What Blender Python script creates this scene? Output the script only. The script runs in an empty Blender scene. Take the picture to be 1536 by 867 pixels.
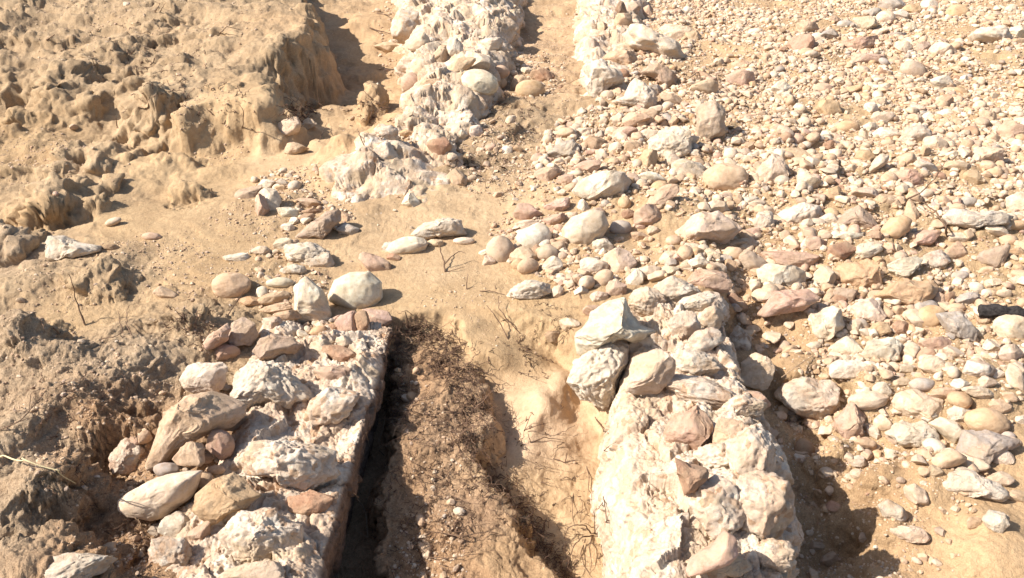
import bpy, bmesh, math, random
import numpy as np
from mathutils import Vector
R = math.radians
scene = bpy.context.scene
COL = scene.collection

# ------------------------------------------------------------------ camera
CAM_H, PITCH, F, CX, CY = 1.7, R(30.3), 1206.0, 768.0, 433.5
cam_d = bpy.data.cameras.new('camera'); cam = bpy.data.objects.new('camera', cam_d); COL.objects.link(cam)
cam.location = (0, 0, CAM_H); cam.rotation_euler = (R(90) - PITCH, 0, 0)
cam_d.sensor_width = 36.0; cam_d.lens = 36.0 * F / 1536.0
cam_d.clip_start = 0.05; cam_d.clip_end = 500
scene.camera = cam

# ------------------------------------------------------------------ sky, sun, exposure
SUN_EL, SUN_AZ = R(42), R(260)          # azimuth clockwise from +Y: sun on the left, a little behind the camera
world = bpy.data.worlds.new('World'); scene.world = world; world.use_nodes = True
wn = world.node_tree; wn.nodes.clear()
sky = wn.nodes.new('ShaderNodeTexSky'); sky.sky_type = 'NISHITA'; sky.sun_disc = False
sky.sun_elevation = SUN_EL; sky.sun_rotation = SUN_AZ; sky.dust_density = 2.0
bgn = wn.nodes.new('ShaderNodeBackground'); bgn.inputs['Strength'].default_value = 0.085
wo = wn.nodes.new('ShaderNodeOutputWorld')
wn.links.new(sky.outputs[0], bgn.inputs[0]); wn.links.new(bgn.outputs[0], wo.inputs[0])
sun_d = bpy.data.lights.new('sun', 'SUN'); sun_d.energy = 4.6; sun_d.angle = R(0.5); sun_d.color = (1.0, 0.93, 0.84)
sun = bpy.data.objects.new('sun', sun_d); COL.objects.link(sun)
sdir = Vector((math.sin(SUN_AZ) * math.cos(SUN_EL), math.cos(SUN_AZ) * math.cos(SUN_EL), math.sin(SUN_EL)))
sun.rotation_euler = sdir.to_track_quat('Z', 'Y').to_euler()
vs = scene.view_settings
vs.view_transform = 'Standard'; vs.look = 'None'; vs.gamma = 1.0; vs.exposure = 0.95; vs.use_curve_mapping = False
scene.render.resolution_x = 1024; scene.render.resolution_y = 578

# ------------------------------------------------------------------ pixel -> world helpers (photo pixels, 1536 wide)
cp, sp = math.cos(PITCH), math.sin(PITCH)
CAMP = np.array([0, 0, CAM_H])
A_R = np.array([1.0, 0, 0]); A_F = np.array([0, cp, -sp]); A_U = np.array([0, sp, cp])
def ray(px, py):
    return A_F + (px - CX) / F * A_R - (py - CY) / F * A_U
def P(px, py, h=0.0):
    d = ray(px, py); t = (h - CAM_H) / d[2]
    return CAMP + d * t

# ------------------------------------------------------------------ noise (numpy)
def _hash(ix, iy, iz, k=0):
    n = (ix * 374761393 + iy * 668265263 + iz * 2147483647 * 3 + k * 1274126177) & 0xffffffff
    n = ((n ^ (n >> 13)) * 1274126177) & 0xffffffff
    n = ((n ^ (n >> 16)) * 2246822519) & 0xffffffff
    n = n ^ (n >> 15)
    return (n & 0xffff).astype(np.float64) / 65535.0
def vnoise(x, y, z=0.0, k=0):
    x = np.asarray(x, float); y = np.asarray(y, float); z = np.asarray(z, float) + np.zeros_like(x)
    ix = np.floor(x).astype(np.int64); iy = np.floor(y).astype(np.int64); iz = np.floor(z).astype(np.int64)
    fx, fy, fz = x - ix, y - iy, z - iz
    ux, uy, uz = [f * f * f * (f * (f * 6 - 15) + 10) for f in (fx, fy, fz)]
    r = 0
    for a in (0, 1):
        wa = ux if a else 1 - ux
        for b in (0, 1):
            wb = uy if b else 1 - uy
            for c in (0, 1):
                wc = uz if c else 1 - uz
                h = _hash(ix + a, iy + b, iz + c, k)
                ang = h * 6.2831853; g = _hash(ix + a, iy + b, iz + c, k + 7) * 2 - 1
                s = np.sqrt(np.maximum(0, 1 - g * g))
                r = r + wa * wb * wc * (np.cos(ang) * s * (fx - a) + np.sin(ang) * s * (fy - b) + g * (fz - c))
    return r * 1.6
def vnoise2(x, y, k=0):                      # cheap flat gradient noise
    ix = np.floor(x).astype(np.int64); iy = np.floor(y).astype(np.int64)
    fx, fy = x - ix, y - iy
    ux, uy = [f * f * f * (f * (f * 6 - 15) + 10) for f in (fx, fy)]
    r = 0
    for a in (0, 1):
        wa = ux if a else 1 - ux
        for b in (0, 1):
            wb = uy if b else 1 - uy
            ang = _hash(ix + a, iy + b, ix * 0, k) * 6.2831853
            r = r + wa * wb * (np.cos(ang) * (fx - a) + np.sin(ang) * (fy - b))
    return r * 1.6
def fbm2(x, y, s, o=4, k=0, g=0.5):
    r = 0; a = 1.0; f = 1.0 / s
    for i in range(o):
        r = r + a * vnoise2(x * f + i * 13.1, y * f - i * 7.7, k + i); a *= g; f *= 2.03
    return r
def fbm3(p, s, o=4, k=0, g=0.5):
    r = 0; a = 1.0; f = 1.0 / s
    for i in range(o):
        r = r + a * vnoise(p[:, 0] * f + i * 13.1, p[:, 1] * f - i * 7.7, p[:, 2] * f + i * 3.3, k + i); a *= g; f *= 2.03
    return r
def worley2(x, y, s, k=0):                   # distance to nearest and second nearest
    x = x / s; y = y / s
    ix = np.floor(x).astype(np.int64); iy = np.floor(y).astype(np.int64)
    d1 = np.full(x.shape, 9.0); d2 = np.full(x.shape, 9.0)
    for a in (-1, 0, 1):
        for b in (-1, 0, 1):
            cx = ix + a; cy = iy + b; z = ix * 0
            d = np.hypot(cx + _hash(cx, cy, z, k) - x, cy + _hash(cx, cy, z, k + 3) - y)
            d2 = np.minimum(d2, np.maximum(d1, d)); d1 = np.minimum(d1, d)
    return d1, d2
def cells3(p, s, k=0, tilt=False):
    tv = np.zeros(len(p)); q = p / s; iq = np.floor(q).astype(np.int64); d1 = np.full(len(p), 9.0); d2 = d1.copy(); hv = np.zeros(len(p))
    for a in (-1, 0, 1):
        for b in (-1, 0, 1):
            for c in (-1, 0, 1):
                cx, cy, cz = iq[:, 0] + a, iq[:, 1] + b, iq[:, 2] + c
                d = np.sqrt((cx + _hash(cx, cy, cz, k) - q[:, 0])**2 + (cy + _hash(cx, cy, cz, k + 3) - q[:, 1])**2 + (cz + _hash(cx, cy, cz, k + 5) - q[:, 2])**2)
                n = d < d1; d2 = np.where(n, d1, np.minimum(d2, d)); hv = np.where(n, _hash(cx, cy, cz, k + 11), hv); d1 = np.minimum(d1, d)
                if tilt:
                    t = sum((_hash(cx, cy, cz, k + 20 + j) - .5) * (q[:, j] - c_ - _hash(cx, cy, cz, k + (0, 3, 5)[j])) for j, c_ in enumerate((cx, cy, cz)))
                    tv = np.where(n, t, tv)
    return (d1, d2, hv, tv) if tilt else (d1, d2, hv)
def worley3(p, s, k=0):
    q = p / s; iq = np.floor(q).astype(np.int64)
    d1 = np.full(len(p), 9.0); d2 = np.full(len(p), 9.0)
    for a in (-1, 0, 1):
        for b in (-1, 0, 1):
            for c in (-1, 0, 1):
                cx, cy, cz = iq[:, 0] + a, iq[:, 1] + b, iq[:, 2] + c
                d = np.sqrt((cx + _hash(cx, cy, cz, k) - q[:, 0])**2 + (cy + _hash(cx, cy, cz, k + 3) - q[:, 1])**2 + (cz + _hash(cx, cy, cz, k + 5) - q[:, 2])**2)
                d2 = np.minimum(d2, np.maximum(d1, d)); d1 = np.minimum(d1, d)
    return d1, d2
def sstep(a, b, x):
    t = np.clip((x - a) / (b - a), 0, 1); return t * t * (3 - 2 * t)

# ------------------------------------------------------------------ mesh helpers
def fast_mesh(name, verts, faces, smooth=True):
    me = bpy.data.meshes.new(name)
    verts = np.asarray(verts, np.float32); faces = np.asarray(faces, np.int32)
    n, k = faces.shape
    me.vertices.add(len(verts)); me.vertices.foreach_set('co', verts.ravel())
    me.loops.add(n * k); me.loops.foreach_set('vertex_index', faces.ravel())
    me.polygons.add(n); me.polygons.foreach_set('loop_start', np.arange(0, n * k, k, dtype=np.int32))
    me.polygons.foreach_set('loop_total', np.full(n, k, np.int32))
    me.polygons.foreach_set('use_smooth', np.full(n, smooth, bool))
    me.update(calc_edges=True); me.validate()
    return me
def set_col(me, c, name='soil'):
    at = me.color_attributes.new(name, 'FLOAT_COLOR', 'POINT')
    c4 = np.ones((len(c), 4), np.float32); c4[:, :3] = c
    at.data.foreach_set('color', c4.ravel())
def link(name, me, mat, parent=None):
    o = bpy.data.objects.new(name, me); COL.objects.link(o)
    if mat is not None: me.materials.append(mat)
    if parent is not None: o.parent = parent
    return o
def tag(o, label=None, cat=None, group=None, kind=None):
    if label: o['label'] = label
    if cat: o['category'] = cat
    if group: o['group'] = group
    if kind: o['kind'] = kind
    return o
def grid_faces(nr, nc):
    i = np.arange(nr - 1)[:, None] * nc + np.arange(nc - 1)[None, :]
    i = i.ravel()
    return np.stack([i, i + 1, i + nc + 1, i + nc], 1)

# ------------------------------------------------------------------ materials
def new_mat(name):
    m = bpy.data.materials.new(name); m.use_nodes = True
    nt = m.node_tree; b = nt.nodes['Principled BSDF']
    b.inputs['Roughness'].default_value = 0.92
    b.inputs['Specular IOR Level'].default_value = 0.18
    return m, nt, b
def N(nt, t, **kw):
    n = nt.nodes.new(t)
    for k, v in kw.items(): setattr(n, k, v)
    return n
def noise_n(nt, vec, scale, detail=6, rough=0.6, dist=0.0):
    n = N(nt, 'ShaderNodeTexNoise'); n.inputs['Scale'].default_value = scale
    n.inputs['Detail'].default_value = detail; n.inputs['Roughness'].default_value = rough; n.inputs['Distortion'].default_value = dist
    nt.links.new(vec, n.inputs['Vector']); return n.outputs['Fac']
def ramp(nt, fac, a, b, ca=(0, 0, 0, 1), cb=(1, 1, 1, 1)):
    r = N(nt, 'ShaderNodeValToRGB'); e = r.color_ramp.elements
    e[0].position = a; e[0].color = ca; e[1].position = b; e[1].color = cb
    nt.links.new(fac, r.inputs['Fac']); return r.outputs['Color']
def mix(nt, fac, a, b, mode='MIX'):
    m = N(nt, 'ShaderNodeMix', data_type='RGBA', blend_type=mode)
    for s, v in ((0, fac), (6, a), (7, b)):
        if hasattr(v, 'is_linked'): nt.links.new(v, m.inputs[s])
        elif s == 0: m.inputs[0].default_value = v
        else: m.inputs[s].default_value = (*v, 1) if len(v) == 3 else v
    return m.outputs[2]
def bump(nt, b, layers):
    prev = None
    for h, st, di in layers:
        n = N(nt, 'ShaderNodeBump'); n.inputs['Strength'].default_value = st; n.inputs['Distance'].default_value = di
        nt.links.new(h, n.inputs['Height'])
        if prev is not None: nt.links.new(prev, n.inputs['Normal'])
        prev = n.outputs['Normal']
    nt.links.new(prev, b.inputs['Normal'])
def voro(nt, vec, scale, feature='F1'):
    v = N(nt, 'ShaderNodeTexVoronoi', feature=feature); v.inputs['Scale'].default_value = scale
    nt.links.new(vec, v.inputs['Vector']); return v

def soil_material():
    m, nt, b = new_mat('soil')
    at = N(nt, 'ShaderNodeAttribute', attribute_name='soil').outputs['Color']
    rg = N(nt, 'ShaderNodeAttribute', attribute_name='grit').outputs['Fac']
    pos = N(nt, 'ShaderNodeNewGeometry').outputs['Position']
    n1 = noise_n(nt, pos, 3.5, 8, 0.65); n2 = noise_n(nt, pos, 40, 6, 0.7); n3 = noise_n(nt, pos, 230, 4, 0.75)
    c = mix(nt, ramp(nt, n1, 0.3, 0.7), mix(nt, 1.0, at, (0.80, 0.76, 0.72), 'MULTIPLY'), mix(nt, 1.0, at, (1.13, 1.12, 1.10), 'MULTIPLY'))
    c = mix(nt, ramp(nt, n2, 0.35, 0.65), mix(nt, 1.0, c, (0.84, 0.81, 0.78), 'MULTIPLY'), c)
    v = voro(nt, pos, 260)
    grain = ramp(nt, v.outputs['Color'], 0.1, 0.9, (0.72, 0.70, 0.68, 1), (1.12, 1.12, 1.12, 1))
    c = mix(nt, rg, c, mix(nt, 1.0, c, grain, 'MULTIPLY'))
    nt.links.new(c, b.inputs['Base Color'])
    hm = N(nt, 'ShaderNodeMath', operation='MULTIPLY'); nt.links.new(n3, hm.inputs[0]); nt.links.new(rg, hm.inputs[1])
    hv = N(nt, 'ShaderNodeMath', operation='MULTIPLY'); nt.links.new(v.outputs['Distance'], hv.inputs[0]); nt.links.new(rg, hv.inputs[1])
    n5 = noise_n(nt, pos, 75, 8, 0.78, 0.3)
    pk = ramp(nt, n5, 0.30, 0.40); c3 = mix(nt, pk, mix(nt, 1.0, c, (0.80, 0.74, 0.68), 'MULTIPLY'), c); nt.links.new(c3, b.inputs['Base Color'])
    h5 = N(nt, 'ShaderNodeMath', operation='MULTIPLY'); nt.links.new(n5, h5.inputs[0]); nt.links.new(rg, h5.inputs[1])
    bump(nt, b, [(n2, 0.55, 0.016), (h5.outputs[0], 0.5, 0.011), (hm.outputs[0], 0.6, 0.006), (hv.outputs[0], 0.5, -0.004)])
    return m
def mortar_material():
    m, nt, b = new_mat('lime_mortar')
    pos = N(nt, 'ShaderNodeNewGeometry').outputs['Position']
    n1 = noise_n(nt, pos, 9, 8, 0.7, 0.4); n2 = noise_n(nt, pos, 3.2, 6, 0.6); n3 = noise_n(nt, pos, 130, 5, 0.75); n4 = noise_n(nt, pos, 55, 6, 0.75, 0.5)
    c = mix(nt, ramp(nt, n1, 0.44, 0.60), (0.56, 0.42, 0.305), (0.69, 0.60, 0.49))
    c = mix(nt, ramp(nt, n2, 0.57, 0.68), c, (0.50, 0.36, 0.25))
    v = voro(nt, pos, 48); sel = ramp(nt, v.outputs['Color'], 0.72, 0.80)
    c = mix(nt, sel, c, mix(nt, 1.0, c, (0.80, 0.68, 0.58), 'MULTIPLY'))
    c = mix(nt, ramp(nt, n4, 0.27, 0.36), (0.38, 0.28, 0.19), c)
    c = mix(nt, ramp(nt, n3, 0.30, 0.60), mix(nt, 1.0, c, (0.78, 0.75, 0.72), 'MULTIPLY'), c)
    pl = N(nt, 'ShaderNodeAttribute', attribute_name='plaster').outputs['Fac']
    c = mix(nt, pl, c, mix(nt, ramp(nt, n2, 0.44, 0.50), (0.50, 0.385, 0.26), (0.61, 0.53, 0.41)))
    c = mix(nt, ramp(nt, noise_n(nt, pos, 5, 7, 0.7, 0.5), 0.52, 0.62), c, (0.47, 0.36, 0.245))
    du = N(nt, 'ShaderNodeAttribute', attribute_name='dusty').outputs['Fac']
    c = mix(nt, du, c, (0.45, 0.335, 0.215))
    sl = N(nt, 'ShaderNodeAttribute', attribute_name='soil_shade').outputs['Fac']
    c = mix(nt, sl, c, mix(nt, ramp(nt, n4, 0.35, 0.6), (0.12, 0.08, 0.055), (0.22, 0.145, 0.10)))  # caked soil, browned darker to paint in the shade of the trench-side face
    nt.links.new(c, b.inputs['Base Color'])
    bump(nt, b, [(n4, 0.6, 0.011), (n3, 0.6, 0.005), (v.outputs['Distance'], 0.35, -0.008)])
    return m
def rock_material(name, crust=0.0, rough=1.0, use_attr=False):
    m, nt, b = new_mat(name)
    if use_attr: base = N(nt, 'ShaderNodeAttribute', attribute_name='soil').outputs['Color']
    else: base = N(nt, 'ShaderNodeObjectInfo').outputs['Color']
    pos = N(nt, 'ShaderNodeNewGeometry').outputs['Position']
    n1 = noise_n(nt, pos, 14, 7, 0.65, 0.6); n2 = noise_n(nt, pos, 60, 6, 0.7); n3 = noise_n(nt, pos, 260, 4, 0.7); n4 = noise_n(nt, pos, 6, 5, 0.6, 0.8)
    c = mix(nt, ramp(nt, n1, 0.36, 0.64), mix(nt, 1.0, base, (0.80, 0.72, 0.64), 'MULTIPLY'), mix(nt, 1.0, base, (1.08, 1.07, 1.06), 'MULTIPLY'))
    c = mix(nt, ramp(nt, n4, 0.56, 0.66), c, mix(nt, 0.5, base, (0.50, 0.33, 0.22)))
    c = mix(nt, ramp(nt, n2, 0.32, 0.52), mix(nt, 1.0, c, (0.76, 0.71, 0.66), 'MULTIPLY'), c)
    if crust:
        c = mix(nt, ramp(nt, noise_n(nt, pos, 20, 8, 0.75, 0.5), 0.50 - crust * 0.1, 0.56), c, (0.61, 0.53, 0.43))
    geo = N(nt, 'ShaderNodeNewGeometry'); sx = N(nt, 'ShaderNodeSeparateXYZ'); nt.links.new(geo.outputs['Normal'], sx.inputs[0])
    dn = N(nt, 'ShaderNodeMath', operation='MULTIPLY'); nt.links.new(ramp(nt, noise_n(nt, pos, 11, 6, 0.7, 0.3), 0.40, 0.62), dn.inputs[0]); dn.inputs[1].default_value = 0.50
    c = mix(nt, dn.outputs[0], c, (0.50, 0.37, 0.24))                     # soil dust settled in patches
    nt.links.new(c, b.inputs['Base Color'])
    pv = noise_n(nt, pos, 95, 5, 0.8, 0.8); pits = ramp(nt, pv, 0.30, 0.37)
    c2 = mix(nt, pits, mix(nt, 1.0, c, (0.66, 0.56, 0.48), 'MULTIPLY'), c); nt.links.new(c2, b.inputs['Base Color'])
    bump(nt, b, [(n1, 0.45 * rough, 0.014), (n2, 0.65 * rough, 0.009), (n3, 0.6 * rough, 0.004), (pits, 0.4 * rough, 0.003)])
    return m
def plain_material(name, col, var=0.3, scale=60):
    m, nt, b = new_mat(name)
    pos = N(nt, 'ShaderNodeNewGeometry').outputs['Position']
    n = noise_n(nt, pos, scale, 5, 0.7)
    c = mix(nt, ramp(nt, n, 0.35, 0.65), tuple(x * (1 - var) for x in col), tuple(min(1, x * (1 + var)) for x in col))
    nt.links.new(c, b.inputs['Base Color']); bump(nt, b, [(n, 0.5, 0.004)])
    return m
M_SOIL = soil_material(); M_MORTAR = mortar_material()
M_ROUGH = rock_material('crusted_rock', crust=1.0, rough=1.3); M_ROCK = rock_material('broken_rock', rough=1.15)
M_COB = rock_material('smooth_cobble', rough=0.45); M_GRAVEL = rock_material('gravel_stone', rough=0.7, use_attr=True)
M_TWIG = plain_material('dark_twig', (0.15, 0.095, 0.062), 0.35, 300); M_TWIGP = plain_material('pale_twig', (0.36, 0.25, 0.16), 0.25, 300)
M_STRAW = plain_material('dry_straw', (0.62, 0.52, 0.30), 0.15, 200); M_CHAR = plain_material('charred_wood', (0.035, 0.030, 0.028), 0.6, 90)
M_PLANK = plain_material('weathered_wood', (0.30, 0.20, 0.13), 0.3, 80); M_ROOT = plain_material('root_fibre', (0.17, 0.105, 0.07), 0.4, 200)

# ------------------------------------------------------------------ the ground
def idw(x, y, pts, nv, p=3.0, eps=0.02):
    W = np.zeros_like(x); out = [np.zeros_like(x) for _ in range(nv)]
    for q in pts:
        d2 = (x - q[0])**2 + (y - q[1])**2
        w = 1.0 / (d2 + (eps * (0.5 + 0.12 * math.hypot(q[0], q[1])))**2 + (0.03 * q[1])**2 * 0.25)**(p / 2)
        W += w
        for i in range(nv): out[i] += w * q[2 + i]
    return [o / W for o in out]
def ctl(lst):
    r = []
    for px, py, h in lst:
        w = P(px, py, h); r.append((w[0], w[1], h))
    return r
BASE = ctl([(50,330,0),(200,300,0),(300,400,0),(100,450,0),(640,440,0),(560,420,0),(480,300,.02),(700,330,.02),(420,215,-.06),(330,250,0),(150,250,.02),(30,220,.05),
 (-200,300,.05),(-200,600,.1),(-300,100,.2),(0,-40,.35),(300,-40,.3),(520,-40,.1),(200,190,.04),(350,190,.0),(60,200,.08),(420,190,-.04),(60,150,.10),(150,160,.08),(-200,160,.12),
 (520,130,-.2),(560,90,-.14),(475,165,-.14),(500,70,-.18),(590,60,-.04),(540,20,.02),(520,195,-.03),(560,215,.04),(500,40,-.1),(530,215,.12),(505,255,.09),(470,235,.03),(575,185,.12),(440,225,-.03),
 (760,250,.05),(750,180,.03),(820,60,-.05),(830,0,-.02),(830,130,0),(800,200,.05),(720,260,.04),
 (950,350,.05),(1000,300,.12),(985,200,.12),(960,110,.10),(1040,380,.11),(1060,200,.10),(900,300,.07),(1100,100,.05),(1300,100,.05),(1500,100,.1),(1200,250,.1),(1400,250,.1),(1500,350,.08),(1300,350,.08),(1050,430,.10),(1000,460,.08),(940,470,.05),(1750,300,.15),(1750,700,.0),
 (1160,440,.0),(1130,500,-.12),(1160,520,-.12),(1200,530,-.05),(1300,560,-.02),(1450,560,0),(1260,640,-.08),(1400,700,-.06),(1500,800,-.08),(1340,780,-.12),(1330,700,-.08),
 (1340,860,-.16),(1230,760,-.32),(1210,690,-.28),(1260,850,-.35),(1230,855,-.36),(1260,700,-.20),(1190,640,-.25),(1290,760,-.2),(1310,830,-.22),(1300,1000,-.4),(1500,1000,-.1),
 (60,520,.10),(30,620,.10),(200,540,.06),(280,500,.04),(180,620,.10),(80,700,.16),(100,800,.14),(40,850,.14),(250,640,-.06),(180,725,-.09),(150,830,-.04),(285,590,-.02),(300,700,-.05),
 (220,850,-.04),(380,600,-.08),(120,495,-.01),(60,1000,.1),(-200,900,.15),(400,700,-.1),(350,800,-.1)])
TR = ctl([(620,520,-.10),(545,700,-.30),(575,640,-.27),(540,800,-.3),(520,860,-.32),(700,480,-.01),(740,520,-.03),(800,600,-.10),(830,660,-.2),(840,720,-.24),(870,800,-.28),(895,680,-.24),
 (760,690,-.19),(740,660,-.2),(850,850,-.30),(800,830,-.30),(600,1000,-.32),(880,1000,-.32),(845,570,-.08),(880,630,-.2),(780,640,-.15),(700,600,-.12)])
RG = ctl([(620,540,-.07),(680,560,-.06),(640,620,-.08),(650,700,-.11),(610,760,-.14),(700,740,-.12),(760,790,-.13),(700,860,-.13),(620,850,-.18),(800,850,-.16),(650,1000,-.15),(860,960,-.17),(700,650,-.07),(600,620,-.16)])
BK = ctl([(430,60,.36),(300,80,.28),(200,60,.24),(50,80,.14),(425,120,.31),(465,40,.35),(430,130,.22),(200,120,.17),(60,95,.12),(-200,60,.2),(300,0,.36),(450,20,.37),(350,120,.25)])
def poly(lst, h=0.0):
    return np.array([P(a, b, h)[:2] for a, b in lst])
POLY_T = poly([(588,478),(515,590),(465,720),(400,867),(340,1100),(985,1100),(980,867),(960,660),(925,600),(885,540),(840,490),(700,460)])
POLY_RG = poly([(590,500),(650,500),(705,530),(722,580),(745,620),(748,650),(712,690),(745,720),(785,770),(820,820),(860,867),(870,1000),(560,1000),(556,800),(578,700),(598,640),(592,600),(600,560)], -.1)
POLY_BK = poly([(-500,-60),(300,-60),(440,-45),(464,8),(482,35),(472,60),(440,76),(408,90),(430,112),(432,134),(380,146),(330,140),(260,146),(200,130),(150,112),(60,104),(-500,96)], .33)
def psdf(x, y, pl):
    d = np.full(x.shape, 1e9); s = np.zeros(x.shape, bool); n = len(pl)
    for i in range(n):
        a = pl[i]; b = pl[(i + 1) % n]; e = b - a
        wx, wy = x - a[0], y - a[1]
        t = np.clip((wx * e[0] + wy * e[1]) / (e @ e), 0, 1)
        d = np.minimum(d, (wx - e[0] * t)**2 + (wy - e[1] * t)**2)
        c = ((a[1] > y) != (b[1] > y)) & (x < (b[0] - a[0]) * (y - a[1]) / (b[1] - a[1] + 1e-12) + a[0])
        s ^= c
    d = np.sqrt(d); return np.where(s, -d, d)
def ctl2(lst):
    r = []
    for q in lst:
        w = P(q[0], q[1], 0); r.append((w[0], w[1]) + tuple(q[2:]))
    return r
# surface character: lumpiness, grittiness, then albedo
S_SAND = (.43, .315, .19); S_PALE = (.46, .345, .22); S_BROWN = (.41, .275, .17); S_ORNG = (.45, .32, .195); S_GREY = (.41, .32, .225); S_DUST = (.40, .305, .20); S_RT = (.46, .345, .215); S_CH = (.48, .35, .215)
CHAR = ctl2([(30,340,.3,.4,*S_SAND),(200,330,.07,.6,*S_SAND),(300,400,.05,.7,*S_SAND),(640,440,.03,.4,*S_SAND),(650,400,.05,.5,*S_PALE),(330,250,.15,.4,*S_SAND),(230,260,.4,.3,*S_SAND),(120,270,.6,.5,*S_DUST),
 (100,310,.5,.5,*S_DUST),(40,380,.5,.6,*S_GREY),(150,420,.5,.6,*S_DUST),(420,240,.12,.2,*S_PALE),(370,200,.1,.1,*S_SAND),(40,240,.5,.8,*S_SAND),(250,200,.6,.5,*S_DUST),
 (100,60,.75,.9,*S_DUST),(300,60,.6,.9,*S_DUST),(430,60,.55,.9,*S_DUST),(200,150,.85,.9,*S_DUST),(400,150,.7,.8,*S_DUST),(300,0,.7,.9,*S_DUST),(520,40,.3,.4,*S_ORNG),(520,120,.3,.4,*S_ORNG),(560,220,.4,.3,*S_ORNG),
 (50,540,.7,1,*S_GREY),(200,560,.75,1,*S_GREY),(300,510,.8,.8,*S_DUST),(80,700,.75,1,*S_GREY),(60,820,.75,1,*S_GREY),(200,650,.75,1,*S_BROWN),(170,760,.75,1,*S_BROWN),(200,840,1,1,*S_BROWN),(100,480,.2,.6,*S_SAND),(10,470,.5,.6,*S_DUST),
 (620,540,.9,1,*S_BROWN),(660,620,.8,1,.37,.26,.17),(620,760,.9,1,*S_BROWN),(700,720,.7,1,.38,.265,.175),(740,800,.6,.7,*S_ORNG),(680,850,.8,1,*S_BROWN),(550,700,.7,1,*S_BROWN),(520,850,.7,1,*S_BROWN),
 (800,590,.05,.12,.53,.395,.27),(740,500,.05,.35,*S_SAND),(790,680,.2,.3,*S_CH),(850,740,.3,.4,*S_CH),(880,820,.3,.4,*S_CH),(900,680,.3,.4,*S_CH),(830,660,.3,.2,*S_CH),
 (740,250,.7,.9,*S_DUST),(760,200,.6,.9,*S_DUST),(820,60,.5,.6,.46,.335,.215),(820,130,.6,.8,.46,.335,.215),(690,330,.18,.4,*S_PALE),(760,320,.18,.4,*S_PALE),(830,460,.3,.6,*S_SAND),
 (1000,300,.5,1,*S_RT),(1100,90,.25,.5,*S_CH),(1080,100,.2,.5,*S_CH),(1300,100,.5,1,*S_RT),(1500,30,.3,1,*S_CH),(1480,110,.5,.8,*S_RT),(1500,210,.3,.6,*S_RT),(1200,300,.5,1,*S_RT),(1450,420,.5,1,*S_RT),(1300,560,.4,1,*S_RT),
 (1180,500,.3,.8,*S_ORNG),(1300,680,.3,.9,*S_ORNG),(1300,740,.3,.8,*S_ORNG),(1400,800,.3,.6,*S_ORNG),(1450,850,.3,.5,*S_ORNG),(1230,760,.3,.7,*S_ORNG),(1500,760,.2,.5,*S_CH)])
MOUNDS = []
for px, py, rx, ry, hh, ro in [(80,312,78,34,.09,1.1),(150,245,60,24,.07,1),(222,213,50,20,.08,.9),(290,297,34,15,.06,1),(18,368,46,26,.13,1.1),(150,432,44,18,.06,.9),(270,246,38,12,.05,.7),(105,268,50,16,.05,.8),(60,205,60,16,.05,.8),
   (60,92,85,16,.07,1),(160,45,75,12,.07,1),(300,62,60,14,.05,.9),(90,160,85,18,.06,1),(190,128,60,16,.05,1),(260,95,50,14,.06,1),(20,50,60,12,.07,1),(100,20,70,10,.08,1),(562,160,20,20,.26,.6),(340,190,30,8,.02,.5),(345,255,40,12,.025,.3),(300,225,50,12,.02,.3),
   (45,545,80,50,.13,.8),(285,505,55,24,.09,.8),(170,610,110,50,.10,.8),(60,770,100,80,.08,.75),(245,440,30,12,.02,.4),(810,590,50,60,.035,.05),(520,235,55,28,.05,.4),(345,95,60,20,.05,.6),(380,30,70,16,.05,.6),(250,160,60,18,.06,.8),(120,195,50,14,.05,.8)]:
    w0 = P(px, py, 0); w1 = P(px + rx, py, 0); w2 = P(px, py - ry, 0)
    MOUNDS.append((w0[0], w0[1], abs(w1[0] - w0[0]), abs(w2[1] - w0[1]), hh, ro))
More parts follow.
